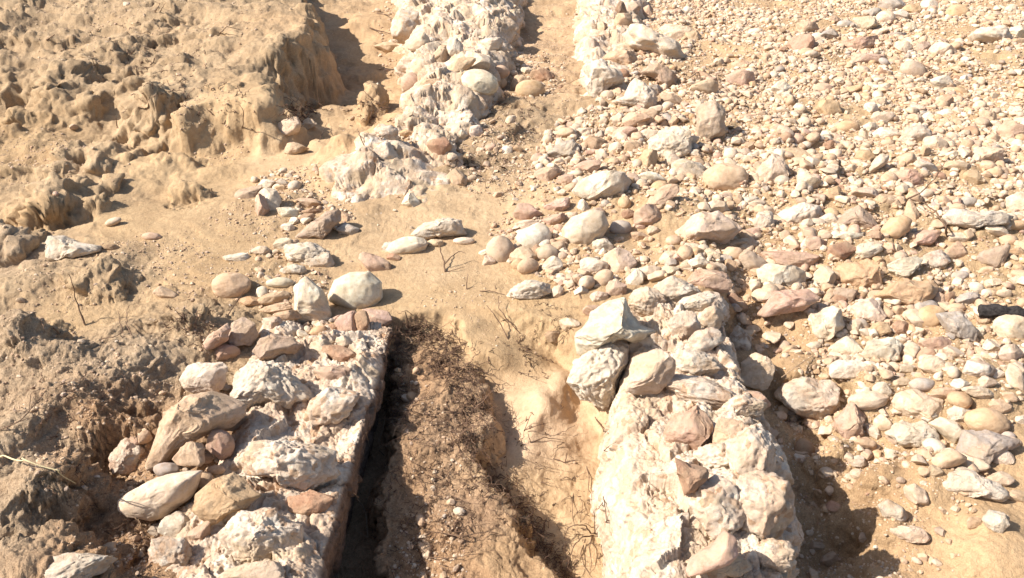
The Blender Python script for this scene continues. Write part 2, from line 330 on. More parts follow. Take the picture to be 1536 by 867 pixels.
def height(x, y, fine=True, want=False):
    x = np.asarray(x, float); y = np.asarray(y, float)
    wx = x + 0.05 * fbm2(x, y, .35, 3, 11); wy = y + 0.05 * fbm2(x, y, .35, 3, 23)
    hb = idw(wx, wy, BASE, 1)[0]
    ht = idw(wx, wy, TR, 1)[0]; hr = idw(wx, wy, RG, 1)[0]; hk = idw(wx, wy, BK, 1)[0]
    e = 0.022 * fbm2(x, y, .12, 4, 31)
    st = psdf(x, y, POLY_T); sr = psdf(x, y, POLY_RG) + 1.6 * e; sk = psdf(x, y, POLY_BK) + .07 * fbm2(x, y, .45, 2, 33) + .045 * fbm2(x, y, .16, 2, 35)
    mt = sstep(.03, -.03, st); mr = sstep(.03, -.025, sr); bw = .14 - .08 * sstep(6.3, 6.9, y); mk = np.clip((bw - sk) / (2 * bw), 0, 1); mk = mk * mk * (3 - 2 * mk)
    ch = idw(wx, wy, CHAR, 5, 4.0)
    mh = np.zeros_like(x); ma = np.zeros_like(x)
    for mx, my, rx, ry, hh, ro in MOUNDS:
        q = ((wx - mx) / rx)**2 + ((wy - my) / ry)**2
        q = np.sqrt(q) + .30 * fbm2(x, y, .16, 2, int(abs(mx) * 97) % 50) 
        g = sstep(1.10, .15, q); mh = np.maximum(mh, g * hh); ma = np.maximum(ma, sstep(1.2, .9, q) * ro)
    amp = np.maximum(ch[0], ma); ch[0] = amp
    amp = amp * (1 + .35 * sstep(.2, 0, np.abs(sk)))
    hb = hb * (1 - mt) + mt * (ht * (1 - mr) + mr * hr)
    h = hb * (1 - mk) + mk * np.maximum(hk, hb)
    h = h + mh * .62
    if fine:
        dist = np.hypot(x, y); sc = np.clip(dist / 3.0, .8, 2.0)
        lg = np.clip(dist / 3.0, .9, 1.5)
        wx2 = x + .07 * fbm2(x, y, .3, 2, 43); wy2 = y + .07 * fbm2(x, y, .3, 2, 44)
        n1 = fbm2(x, y, .45, 2, 41)
        d1, d2 = worley2(wx2 / 1.5, wy2, .30, 47)
        n4 = fbm2(wx2 * .40, wy2, .30, 2, 42)
        ter = 1 - np.abs(n4) * 2.2
        h = h + amp * (.030 * n1 + .050 * n4 + .028 * ter * sstep(-.2, .3, n1 + .1) + .022 * (.5 - d1)) * lg
        # low terrace lips left by run-off on the open sand at the left
        left = sstep(-.1, -.8, x) * sstep(1.9, 2.6, y)
        t = fbm2(x * .8, y * 1.5, .7, 2, 91) * 3.0
        ter = (np.floor(t) + sstep(.62, .98, t - np.floor(t)))
        h = h + left * (1 - mk * .5) * ter * .009
    if want: return h, ch
    return h
def detail(p, amp, grit, lg):
    """clods, lumps and crumbs, worked out in the volume so that steep faces keep their texture"""
    w = p + .03 * np.stack([fbm3(p, .10, 3, 43), fbm3(p, .10, 3, 44), fbm3(p, .10, 3, 45)], 1)
    d = np.zeros(len(p)); s = amp > .15
    ds = np.hypot(p[s][:, 0], p[s][:, 1]); f1 = sstep(5.0, 2.8, ds); f2 = sstep(9.0, 5.0, ds)     # nothing finer than the mesh carries
    q = w[s]; a_ = amp[s] * lg[s]
    a1, a2 = worley3(q, .13, 48); e = a_ * .012 * (.55 - a1)
    e += a_ * .024 * fbm3(q, .13, 3, 51)
    m = sstep(-.3, .2, fbm3(p[s], .22, 2, 62))
    a1, a2 = worley3(q, .042, 61); e += a_ * .0080 * np.maximum(-.05, .5 - a1) * m * f2
    a1, a2 = worley3(q, .016, 65); e += f1 * a_ * .007 * (.5 - a1)
    e += f1 * a_ * .009 * fbm3(q, .022, 3, 81)
    e += a_ * .006 * fbm3(q, .05, 2, 91) * sstep(9, 6, ds)
    d[s] = e
    d += (.0012 + amp * .003) * fbm2(p[:, 0] + .9 * p[:, 2], p[:, 1] + 1.1 * p[:, 2], .07, 2, 52) + (.0005 + .0010 * grit) * sstep(5, 2.8, p[:, 1]) * fbm2(p[:, 0] + .9 * p[:, 2], p[:, 1] + 1.1 * p[:, 2], .018, 2, 53)
    return d
def build_ground():
    rows = np.concatenate([np.arange(1500, 900, -6.0), np.arange(900, 230, -1.5), np.arange(230, -12, -1.0), np.arange(-12, -120, -4.0), [-130, -145, -160, -180, -200, -220, -240, -252, -260, -266]])
    cols = np.concatenate([np.arange(-1500, -320, 14.0), np.arange(-320, -20, 5.0), np.arange(-20, 380, 1.6), np.arange(380, 620, 1.1), np.arange(620, 1556, 1.7), np.arange(1556, 1860, 5.0), np.arange(1860, 3060, 14.0)])
    X = np.empty((len(rows), len(cols))); Y = np.empty_like(X)
    for i, r in enumerate(rows):
        d = ray(CX, r); t = -CAM_H / d[2]; Y[i] = d[1] * t
        X[i] = (cols - CX) / F * t
    x = X.ravel(); y = Y.ravel()
    h, ch = height(x, y, True, True)
    far = sstep(10, 14, np.hypot(x, y)); h = h * (1 - far) + far * .1
    G = np.stack([x, y, h], 1).reshape(len(rows), len(cols), 3)
    n = np.cross(np.gradient(G, axis=1), np.gradient(G, axis=0)).reshape(-1, 3); n *= np.sign(n[:, 2:3] + 1e-12)
    n /= np.linalg.norm(n, axis=1)[:, None]
    st = psdf(x, y, POLY_RG)
    lg = np.clip(np.hypot(x, y) / 3.0, .9, 1.35)
    steep = sstep(.12, .5, 1 - n[:, 2])
    p = G.reshape(-1, 3); p = p + n * (detail(p, ch[0] * (1 - far) * (1 + 1.0 * steep) + .30 * steep, ch[1], lg))[:, None]
    x, y, h = p.T
    me = fast_mesh('ground', np.stack([x, y, h], 1), grid_faces(len(rows), len(cols)))
    set_col(me, np.stack(ch[2:], 1) * np.array([1.11, 1.09, 1.06]))
    g = me.attributes.new('grit', 'FLOAT', 'POINT'); g.data.foreach_set('value', np.clip(ch[1], 0, 1).astype(np.float32))
    return tag(link('ground', me, M_SOIL), kind='structure')
GROUND = build_ground()

# ------------------------------------------------------------------ the four stretches of ruined rubble wall
def resamp(pts, n):
    pts = np.array(pts, float); d = np.r_[0, np.cumsum(np.linalg.norm(np.diff(pts, axis=0), axis=1))]
    t = np.linspace(0, d[-1], n); return np.stack([np.interp(t, d, pts[:, k]) for k in range(pts.shape[1])], 1)
def wall(name, label, Lp, Rp, zt, zb, ns, nt_, seed, lump=1.0, flare=.03, ex=.28, taper0=0.0, taper1=0.0, edge=.02, plaster=0.0, soil_shade=0.0, dusty=0.0):
    L = np.array([np.r_[P(a, b, h)[:2], h] for a, b, h in Lp]); Rr = np.array([np.r_[P(a, b, h)[:2], h] for a, b, h in Rp])
    L = resamp(L, ns); Rr = resamp(Rr, ns)
    a = np.linspace(0, math.pi, 900); cx = np.sign(np.cos(a)) * np.abs(np.cos(a))**ex; cz = np.abs(np.sin(a))**ex
    hw = np.linalg.norm(L[ns // 2, :2] - Rr[ns // 2, :2]) / 2; hh = zt - zb
    prof = resamp(np.stack([-cx * hw, cz * hh], 1), nt_); u = prof[:, 0] / hw; v = prof[:, 1] / hh
    s = np.linspace(0, 1, ns)[:, None]
    C = (L + Rr) / 2; H = (Rr - L) / 2
    fl = 1 + flare / hw * (1 - v[None, :])**1.0
    px = C[:, None, 0] + H[:, None, 0] * u[None, :] * fl; py = C[:, None, 1] + H[:, None, 1] * u[None, :] * fl
    top = C[:, None, 2] + H[:, None, 2] * u[None, :]
    tp = np.ones_like(s)
    if taper0: tp = tp * sstep(-.02, taper0, s)**.6
    if taper1: tp = tp * sstep(1.02, 1 - taper1, s)**.6
    pz = zb + (top - zb) * v[None, :] * tp
    p = np.stack([px, py, pz], 2).reshape(-1, 3)
    across = np.array([H[ns // 2, 0], H[ns // 2, 1], 0]); across /= np.linalg.norm(across)
    g = p.reshape(ns, nt_, 3); n = np.cross(np.gradient(g, axis=1), np.gradient(g, axis=0)).reshape(-1, 3)
    n /= (np.linalg.norm(n, axis=1)[:, None] + 1e-12); n *= -np.sign(n.reshape(ns, nt_, 3)[ns // 2, nt_ // 2, 2]) * -1
    nu = np.tile(sstep(.6, .95, np.abs(u)), ns)
    dist = p[:, 1].mean(); k = min(1.45, max(1.0, dist / 3.5))
    uu = np.tile(u, ns); calm = 1 - plaster * sstep(-.30, -.62, uu)
    if plaster: calm = calm * (1 - .5 * plaster * sstep(.1, -.5, uu + .8 * fbm3(p, .25, 2, seed + 20)))
    w = p + .022 * np.stack([fbm3(p, .07, 3, seed), fbm3(p, .07, 3, seed + 1), fbm3(p, .07, 3, seed + 2)], 1)
    d = .045 * fbm3(p, .30, 3, seed + 3) * k * (.4 + .6 * calm)
    busy = .22 + .78 * sstep(-.25, .3, fbm3(p, .20, 3, seed + 30))
    a1, a2, hv, tv = cells3(w, .17 * k, seed + 5, True); e1 = sstep(0, .12, a2 - a1)
    d += lump * k * calm * (.040 * (hv - .5) * e1 + .010 * e1 + .085 * tv)
    a1, a2, hv, tv = cells3(w, .065 * k, seed + 15, True); m1 = sstep(-.15, .35, fbm3(p, .18, 2, seed + 19)); e1 = sstep(0, .15, a2 - a1)
    d += lump * k * calm * m1 * (.016 * (hv - .5) * e1 + .035 * tv)
    a1, _ = worley3(w, .024 * k, seed + 6); d += .0055 * lump * calm * k * (.55 - a1) * busy
    fn = 1.0 if k < 1.05 else 0.0
    a1, _ = worley3(w, .010 * k, seed + 7); d += fn * .0028 * lump * calm * k * (.55 - a1) * busy
    pit = fbm3(p, .035 * k, 3 if k < 1.05 else 2, seed + 12); d -= .011 * k * lump * busy * sstep(.15, .5, pit) * (.3 + .7 * calm)
    d += .0065 * k * fbm3(p, (.02 if fn else .05) * k, 3 if fn else 2, seed + 8) * (.4 + .6 * calm)
    a1, a2, hv = cells3(w, .016 * k, seed + 25); d += fn * lump * k * (.3 + .7 * calm) * .0042 * busy * (hv - .3) * sstep(0, .18, a2 - a1)
    d += fn * .0022 * k * (1 - 3 * np.abs(fbm3(p, .009 * k, 2, seed + 28)))
    wgt = 1 + nu * (edge / .02 - 1)
    p = p + n * (d * wgt)[:, None]
    me = fast_mesh(name, p, grid_faces(ns, nt_)[:, ::-1])
    g = me.attributes.new('dusty', 'FLOAT', 'POINT'); g.data.foreach_set('value', (dusty * sstep(-.25, .35, fbm3(p, .16, 4, seed + 40)) + .15 * dusty * np.tile(sstep(.97, .5, v), ns)).astype(np.float32))
    so = soil_shade * np.tile(sstep(.86, .94, u) * sstep(.999, .965, v), ns)  # right face below the top edge: soil colour with painted shade
    g = me.attributes.new('soil_shade', 'FLOAT', 'POINT'); g.data.foreach_set('value', so.astype(np.float32))
    g = me.attributes.new('plaster', 'FLOAT', 'POINT'); g.data.foreach_set('value', (1 - calm).astype(np.float32))
    o = link(name, me, M_MORTAR); tag(o, label, 'wall', 'stretches of ruined rubble wall', 'thing')
    return o
h = .03
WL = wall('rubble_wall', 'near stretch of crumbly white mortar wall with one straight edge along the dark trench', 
  [(150,1150,.0),(235,867,.0),(262,770,.0),(335,660,.0),(345,560,.01),(400,470,.0)], [(440,1150,h),(489,867,h),(525,730,h),(570,590,h),(600,482,h),(608,466,h)], .03, -.42, 760, 430, 100, 1.0, flare=-.115, ex=.16, taper1=.06, edge=.008, soil_shade=1.0)
h = .07
WR = wall('rubble_wall', 'near stretch of white lumpy wall with smooth plastered face beside the sandy channel', 
  [(985,1150,h),(962,867,h),(945,760,h),(925,680,h),(922,610,h),(935,540,h),(945,450,h)], [(1245,1150,h),(1195,867,h),(1172,700,h),(1150,610,h),(1120,560,h),(1098,500,h),(1085,435,h)], .07, -.45, 860, 430, 200, 1.15, flare=.06, ex=.24, taper1=.03, edge=.012, plaster=.18)
WFL = wall('rubble_wall', 'far left stretch of pale crumbling wall from the top edge past the eroded pit',
  [(500,335,.0),(490,262,.08),(545,212,.14),(600,160,.16),(628,100,.18),(612,30,.2),(600,-60,.2)], [(600,322,.02),(672,275,.08),(690,225,.12),(716,150,.16),(740,100,.2),(763,20,.24),(775,-60,.25)], .16, -.15, 620, 260, 300, .8, flare=.10, ex=.45, taper0=.04, dusty=.5)
WFR = wall('rubble_wall', 'far right stretch of narrow white wall at the top edge beyond the stone heap',
  [(884,165,.04),(874,80,.12),(874,20,.16),(876,-60,.18)], [(950,165,.04),(945,100,.10),(962,30,.14),(965,-60,.16)], .15, -.15, 300, 160, 400, .6, flare=.05, ex=.4, dusty=.45, taper0=.08)
# ------------------------------------------------------------------ stones
bpy.context.view_layer.update()
_dg = bpy.context.evaluated_depsgraph_get()
def cast_px(px, py):
    d = Vector(ray(px, py)); L = d.length
    ok, loc, nrm, idx, ob, _ = scene.ray_cast(_dg, Vector(CAMP), d.normalized())
    if not ok: loc = Vector(P(px, py, 0))
    return np.array(loc)
def cast_down(x, y):
    ok, loc, nrm, idx, ob, _ = scene.ray_cast(_dg, Vector((x, y, 3.0)), Vector((0, 0, -1)))
    return (loc.z if ok else 0.0), (ob.name if ok else ''), nrm
_ico = {}
def ico(k):
    if k not in _ico:
        bm = bmesh.new(); bmesh.ops.create_icosphere(bm, subdivisions=k, radius=1.0)
        _ico[k] = (np.array([v.co[:] for v in bm.verts]), np.array([[v.index for v in f.verts] for f in bm.faces])); bm.free()
    return _ico[k]
def rock_unit(k, kind, rng):
    V, Fc = ico(k); p = V.copy(); off = rng.uniform(-50, 50, 3)
    q = p + off
    if kind == 'r':
        sd = 0.10; p = p * (1 + sd * fbm3(q, 1.3, 2, 5))[:, None]; cuts = 3; lo, hi = .86, .97
    elif kind == 's':
        p = p * (1 + .26 * fbm3(q, .9, 3, 5))[:, None]; cuts = 7; lo, hi = .66, .9
    elif kind == 'f':
        cuts = 12; lo, hi = .62, .86
    else:
        p = p * (1 + .16 * fbm3(q, 1.1, 2, 5))[:, None]; cuts = 14; lo, hi = .46, .80
    for i in range(cuts):
        n = rng.normal(size=3)
        if kind == 'f' and i < 2: n = np.array([rng.normal() * .2, 1.0, .5 + rng.normal() * .2])
        if kind != 'r' and i % 3 == 0: n[2] = abs(n[2]) + .5
        n /= np.linalg.norm(n); c = rng.uniform(lo, hi)
        d = p @ n - c; m = d > 0
        p[m] -= n * (d[m] * rng.uniform(.88, 1.0))[:, None]
    r = p / (np.linalg.norm(p, axis=1)[:, None] + 1e-9)
    if kind == 's':
        a1, a2 = worley3(q + .1 * fbm3(q, .3, 2, 8)[:, None], .34, 3); p = p + r * (.10 * (.5 - a1))[:, None]
        if k >= 4:
            a1, _ = worley3(q, .15, 4); p = p + r * (.06 * (.5 - a1) + .045 * fbm3(q, .14, 3, 9) - .05 * sstep(.15, .5, fbm3(q, .2, 2, 19)))[:, None]
    elif kind in 'af':
        rd = 1 - 2 * np.abs(fbm3(q, .75, 3, 6))
        p = p + r * (.05 * rd + .035 * fbm3(q, .25, 3, 9))[:, None]
        if k >= 5: p = p + r * (.016 * fbm3(q, .09, 3, 12))[:, None]
    else:
        p = p + r * (.016 * fbm3(q, .3, 4, 9) - .02 * sstep(.25, .5, fbm3(q, .3, 2, 29)))[:, None]
    return p, Fc
def outline_radius(th, pts):
    """distance from the centre to the outline in direction th (rays against the edges of a star-shaped outline)"""
    r = np.zeros_like(th); n = len(pts); c, s = np.cos(th), np.sin(th)
    for i in range(n):
        a = pts[i]; b = pts[(i + 1) % n]; e = b - a
        den = c * e[1] - s * e[0]; den = np.where(np.abs(den) < 1e-12, 1e-12, den)
        t = (a[0] * e[1] - a[1] * e[0]) / den; u = (a[0] * s - a[1] * c) / den
        ok = (t > 0) & (u >= -1e-6) & (u <= 1 + 1e-6); r = np.where(ok, np.maximum(r, t), r)
    return np.where(r <= 0, np.median(r), r)
TONE = dict(W=(.71, .635, .52), C=(.66, .545, .42), T=(.545, .40, .28), O=(.54, .375, .23), G=(.41, .375, .345), P=(.53, .365, .285), R=(.39, .235, .16), B=(.29, .195, .13), D=(.45, .35, .275))
SEEDN = [0]
STONES = []
def stone(cx, cy, w, h, rot=0.0, tone='T', kind='a', lift=0.0, outline=None, name=None, label=None, parent=None, deep=1.0, bury=0.0, mat=None):
    SEEDN[0] += 1; rng = np.random.default_rng(1000 + SEEDN[0] * 17)
    px_size = max(w, h); k = 5 if px_size > 48 else (4 if px_size > 14 else 3)
    if px_size > 110: k = 6
    g = cast_px(cx, cy + h * (.21 - bury)); zd = (g - CAMP) @ A_F
    mpp = zd / F
    zd -= lift
    ctr = CAMP + ray(cx, cy) * zd; mpp = zd / F
    p, Fc = rock_unit(k, kind, rng)
    depth = .5 * (.55 * min(w, h) + .45 * max(w, h)) * mpp * .86 * deep
    if outline is not None:
        o = np.array([((a - cx) * mpp, -(b - cy) * mpp) for a, b in outline])
        th = np.arctan2(p[:, 1], p[:, 0]); rho = np.hypot(p[:, 0], p[:, 1])
        mx = np.percentile(rho, 99.5); rr = outline_radius(th, o) * np.clip(rho / (mx * .88), 0, 1.04)**.85
        L = np.stack([np.cos(th) * rr, np.sin(th) * rr, p[:, 2] * depth], 1)
    else:
        a = R(rot); w = w * 1.15; h = h * 1.13; p = p / np.percentile(np.abs(p), 99.0, axis=0)[None, :]
        u = p[:, 0] * w * .5 * mpp; v = p[:, 1] * h * .5 * mpp
        L = np.stack([u * math.cos(a) - v * math.sin(a), u * math.sin(a) + v * math.cos(a), p[:, 2] * depth], 1)
    Wd = L[:, :1] * A_R + L[:, 1:2] * A_U - L[:, 2:3] * A_F
    nm = name or ('cobble' if kind == 'r' else 'stone_slab' if kind == 'f' else 'boulder' if px_size > 62 else 'rock' if px_size > 30 else 'stone')
    me = fast_mesh(nm, Wd, Fc)
    o = link(nm, me, mat or {'r': M_COB, 's': M_ROUGH}.get(kind, M_ROCK), parent)
    if parent is not None: ctr = ctr - np.array(parent.location)
    o.location = ctr
    col = np.array(TONE[tone]) * rng.uniform(.92, 1.08) * (1 + rng.uniform(-.03, .03, 3)); o.color = (*np.clip(col, 0, .75), 1)
    if parent is None: o['kind'] = 'thing'
    if parent is None: STONES.append(dict(o=o, cx=cx, cy=cy, w=w, h=h, tone=tone, kind=kind, label=label, lift=lift))
    return o
ZR = {1: (380, 0, 2.99), 2: (760, 0, 2.99), 3: (1136, 0, 2.99), 4: (0, 280, 2.99), 5: (380, 280, 2.99), 6: (760, 280, 2.99), 7: (1136, 280, 2.99), 8: (0, 570, 2.92), 9: (380, 570, 2.92), 10: (760, 570, 2.92), 11: (1136, 570, 2.92)}
def zo(r, pts):
    a, b, s = ZR[r]; return [(a + x / s, b + y / s) for x, y in pts]
def hero(pts, tone, kind, label, lift=0.0, name=None, deep=1.0, bury=0.0, mat=None, parent=None):
    q = np.array(pts); lo = q.min(0); hi = q.max(0)
    x0, y0 = q[:, 0], q[:, 1]; x1, y1 = np.roll(x0, -1), np.roll(y0, -1); cr = x0 * y1 - x1 * y0; A = cr.sum() / 2
    c = (((x0 + x1) * cr).sum() / (6 * A), ((y0 + y1) * cr).sum() / (6 * A))
    return stone(c[0], c[1], hi[0] - lo[0], hi[1] - lo[1], 0, tone, kind, lift, pts, name, label, parent, deep, bury, mat)
HEROES = [
 (zo(5, [(342,490),(370,420),(440,385),(520,382),(570,430),(572,500),(540,545),(480,560),(390,530),(350,515)]), 'W', 'r', 'big round white boulder casting a round shadow on the sand', dict(name='boulder', lift=.02)),
 (zo(2, [(180,690),(240,625),(305,612),(345,690),(355,720),(230,732)]), 'G', 'a', 'lilac grey pointed stone shaped like a small pyramid', dict(name='rock')),
 ([(848,288),(862,273),(890,262),(920,255),(940,256),(948,272),(943,290),(920,300),(890,304),(862,300)], 'W', 'a', 'long smooth white boulder lying in the middle of the heap', dict(name='boulder', lift=.03)),
 (zo(2, [(815,560),(850,480),(930,455),(985,490),(1005,550),(1030,615),(960,650),(900,665),(850,650),(815,600)]), 'D', 'a', 'tall dusty grey boulder with a rusty red foot', dict(name='boulder', lift=.03)),
 (zo(3, [(0,720),(60,670),(120,700),(145,790),(90,850),(60,867),(0,867)]), 'C', 'a', 'pointed cream boulder with a sharp shaded right face', dict(name='boulder')),
 (zo(5, [(170,240),(330,100),(385,95),(403,150),(310,240),(200,245)]), 'D', 'a', 'tilted grey-tan block shaped like a loaf beside the white wall foot', dict(name='boulder', lift=.02)),
 (zo(4, [(205,290),(240,225),(290,220),(350,250),(440,265),(455,290),(330,335),(220,325)]), 'W', 's', 'crusty white rock alone on the open sand at the left', dict(name='boulder')),
 (zo(5, [(710,215),(760,155),(850,135),(930,150),(955,215),(850,228),(770,240)]), 'C', 's', 'crumbly cream boulder lying across the sand below the far left wall', dict(name='boulder', lift=.02)),
 (zo(5, [(180,450),(240,405),(300,460),(345,560),(345,620),(230,660),(140,640),(150,560)]), 'W', 'a', 'white ridged boulder with tan foot just left of the big round boulder', dict(name='boulder', lift=.03)),
 (zo(6, [(250,190),(290,140),(380,108),(435,115),(455,175),(430,230),(350,275),(290,275),(252,240)]), 'C', 'r', 'large smooth egg-shaped cream cobble in the middle of the heap', dict(name='cobble', lift=.02)),
 (zo(6, [(750,200),(830,130),(960,90),(1020,150),(1050,190),(985,255),(850,265),(765,240)]), 'C', 'a', 'broad flat-topped boulder with a brown broken front', dict(name='boulder', lift=.02)),
 (zo(6, [(245,670),(330,610),(440,520),(530,500),(570,560),(640,620),(720,650),(690,700),(600,720),(560,700),(480,690),(400,745),(330,790),(290,770),(250,720)]), 'W', 'a', 'largest white wedge boulder at the head of the near right wall', dict(name='boulder', lift=.10)),
 ([(850,573),(860,545),(890,520),(920,502),(945,520),(937,560),(925,600),(905,617),(870,605)], 'W', 's', 'chunky white boulder overhanging the sandy channel', dict(name='boulder', lift=.07)),
 ([(932,590),(940,545),(965,525),(985,520),(1010,540),(1008,575),(985,592),(945,597)], 'C', 'a', 'blocky pale boulder with dimpled front on top of the near right wall', dict(name='boulder', lift=.06)),
 (zo(7, [(360,350),(400,320),(550,325),(568,370),(550,470),(450,455),(370,430)]), 'O', 'a', 'square ochre block with cracks across its face', dict(name='boulder')),
 (zo(7, [(0,570),(90,465),(230,460),(275,500),(190,555),(20,585)]), 'P', 'f', 'slanted slab with cream top and rusty red lower edge', dict(name='stone_slab', lift=.02)),
 (zo(7, [(530,490),(610,425),(800,415),(815,450),(730,555),(620,525)]), 'O', 'a', 'long ochre boulder with a white patch on its right end', dict(name='boulder', lift=.01)),
 (zo(7, [(213,600),(230,570),(350,530),(390,560),(430,630),(400,660),(260,705),(215,680)]), 'W', 'a', 'bright chalk white block just below the slanted red-edged slab', dict(name='boulder', lift=.01)),
 (zo(7, [(465,770),(490,690),(600,670),(660,700),(650,750),(575,830),(500,800)]), 'W', 'a', 'tall white and tan boulder standing on the gravel right of the chalk block', dict(name='boulder')),
 (zo(7, [(812,570),(910,560),(975,650),(960,695),(880,690)]), 'G', 'f', 'pale grey four-cornered flat stone left of the charred log', dict(name='stone_slab')),
 (zo(7, [(0,370),(60,340),(170,345),(222,380),(215,440),(90,460),(60,530),(10,470)]), 'W', 'a', 'upright white block with forked foot above the red-edged slab', dict(name='boulder')),
 (zo(7, [(330,185),(400,110),(470,75),(520,130),(540,190),(400,200)]), 'D', 'a', 'ridged brown-grey rock with folded front', dict(name='boulder')),
 (zo(7, [(560,190),(600,140),(660,130),(690,150),(675,200),(620,235),(565,230)]), 'O', 'r', 'yellow oval cobble leaning upright on the gravel', dict(name='cobble', lift=.01)),
 (zo(11, [(85,80),(110,10),(200,-12),(320,0),(370,70),(370,110),(270,190),(200,170),(130,120)]), 'C', 's', 'fat rounded cream boulder on the rim of the shaded hollow', dict(name='boulder', lift=.02)),
 (zo(11, [(315,175),(420,100),(510,155),(450,240),(400,290),(365,260)]), 'P', 'a', 'diamond-shaped pinkish boulder pointing down at the bare soil', dict(name='boulder')),
 (zo(11, [(560,90),(590,50),(720,45),(840,75),(850,120),(780,180),(620,170),(570,140)]), 'C', 'a', 'wide cream boulder with orange blotches in the row above the bare soil', dict(name='boulder')),
 (zo(11, [(565,240),(620,185),(740,180),(770,215),(795,275),(690,300),(600,280)]), 'W', 's', 'layered white boulder lowest in the row above the bare soil', dict(name='boulder')),
 (zo(11, [(755,190),(810,165),(860,180),(915,235),(900,270),(850,278)]), 'W', 'r', 'smooth white oval cobble pointing down right toward the grey slab', dict(name='cobble')),
 (zo(11, [(875,370),(920,225),(1010,222),(1100,250),(1130,265),(1040,330),(970,392)]), 'G', 'f', 'flat grey slab with sharp corners near the right edge', dict(name='stone_slab', lift=.01)),
 (zo(8, [(655,180),(700,120),(800,75),(900,60),(1050,120),(1060,160),(1000,220),(880,250),(830,270),(780,300),(700,400),(640,420),(625,395),(655,290)]), 'T', 'a', 'big dusty boulder with a long leg leaning on the near left wall', dict(name='boulder', lift=.08)),
 (zo(8, [(755,340),(780,290),(840,262),(910,290),(920,365),(820,395)]), 'T', 'a', 'tan wedge stone tucked under the big dusty boulder', dict(name='rock', lift=.10)),
 (zo(8, [(537,520),(570,490),(680,430),(800,405),(880,400),(860,470),(830,520),(730,590),(680,603),(580,590),(540,560)]), 'C', 'r', 'long smooth tan boulder lowest on the left side of the near left wall', dict(name='boulder', lift=.08)),
 ([(265,570),(282,548),(310,538),(338,540),(344,552),(342,575),(328,588),(300,592),(275,584)], 'W', 'a', 'white blocky boulder resting above the big dusty boulder', dict(name='boulder', lift=.05)),
 ([(340,588),(350,566),(372,545),(405,540),(440,552),(452,572),(470,598),(440,612),(408,606),(365,618),(345,605)], 'W', 's', 'broad white crusted boulder bedded in the near left wall top', dict(name='boulder', lift=.03)),
 ([(380,528),(385,508),(412,498),(440,502),(460,518),(455,534),(420,540),(395,540)], 'D', 'a', 'purple-grey boulder bedded at the far end of the near left wall', dict(name='boulder', lift=.02)),
 (zo(8, [(820,580),(860,500),(930,440),(1010,410),(1080,450),(1168,500),(1090,560),(1000,600),(920,640),(860,620)]), 'O', 'a', 'orange-tan flat-faced boulder set in the near left wall', dict(name='boulder', lift=.03, deep=.7)),
 ([(302,518),(318,495),(345,478),(352,490),(340,510),(322,525),(306,527)], 'P', 'a', 'pinkish long stone leaning at the upper left corner of the pile', dict(name='rock', lift=.04)),
 ([(340,505),(348,485),(365,476),(388,480),(391,500),(378,522),(350,526)], 'D', 'a', 'upright ribbed grey stone beside the pinkish leaning stone', dict(name='rock', lift=.04)),
 ([(1110,575),(1112,545),(1135,528),(1160,530),(1173,550),(1165,575),(1140,585)], 'C', 'a', 'cream boulder with a pitted right side between the wall and the hollow', dict(name='boulder', lift=.03)),
 ([(936,145),(945,125),(952,118),(985,140),(985,160),(965,168),(930,160),(918,152)], 'C', 's', 'crumbly white-cream boulder below the stacked blocks of the far right wall', dict(name='boulder')),
 ([(875,100),(895,92),(925,105),(935,122),(910,135),(905,148),(887,150),(880,130)], 'W', 's', 'white and pink crusted boulder at the near end of the far right wall', dict(name='boulder', lift=.03)),
 ([(932,50),(955,35),(990,50),(1018,68),(1026,95),(1000,97),(975,85),(945,70)], 'C', 's', 'large rough cream boulder slanting beside the far right wall', dict(name='boulder', lift=.04)),
 ([(903,88),(915,76),(950,75),(962,85),(955,103),(945,107),(925,98)], 'T', 'a', 'smooth-topped tan block at the end of the far right wall', dict(name='rock', lift=.03)),
 ([(953,108),(965,98),(1005,95),(1015,110),(1017,130),(1000,137),(985,130),(978,118)], 'D', 'a', 'tan block with a dark broken front below the large rough boulder', dict(name='rock', lift=.02)),
 ([(1456,52),(1470,42),(1495,37),(1512,42),(1522,58),(1515,70),(1495,76),(1480,68),(1462,60)], 'W', 's', 'bright white crusted boulder near the top right corner', dict(name='boulder')),
 ([(1220,162),(1232,150),(1255,146),(1268,152),(1265,172),(1250,180),(1235,178)], 'O', 'a', 'tan blocky rock with a shaded right face in the upper gravel', dict(name='rock')),
 ([(1450,240),(1462,222),(1480,216),(1500,222),(1503,240),(1490,250),(1465,252)], 'C', 'a', 'wide cream boulder among gravel near the right edge, far up the slope', dict(name='boulder')),
 ([(1416,325),(1430,312),(1490,318),(1515,325),(1512,338),(1480,346),(1440,342),(1420,338)], 'G', 's', 'long flat pinkish grey boulder near the right edge', dict(name='boulder')),
 ([(1468,385),(1485,368),(1508,366),(1515,380),(1510,400),(1488,406),(1472,398)], 'D', 'a', 'dull grey angular boulder near the right edge', dict(name='boulder')),
 ([(1160,330),(1175,312),(1205,304),(1228,308),(1236,322),(1222,338),(1190,345),(1165,340)], 'C', 's', 'cream crusted boulder with an orange stain left of the ridged brown rock', dict(name='boulder')),
 ([(1406,724),(1422,706),(1455,704),(1490,722),(1510,740),(1500,752),(1470,748),(1440,742),(1412,735)], 'C', 's', 'low cream boulder half buried in soil below the grey slab', dict(name='boulder', bury=.1)),
 (zo(11, [(640,470),(690,450),(730,480),(770,550),(760,570),(710,560),(650,510)]), 'C', 'a', 'tan stone half sunk in the bare soil with a dark right side', dict(name='rock')),
 (zo(11, [(520,555),(570,520),(640,560),(655,600),(610,635),(550,600)]), 'T', 's', 'soil-coloured crumbly stone sunk in the bare soil', dict(name='rock')),
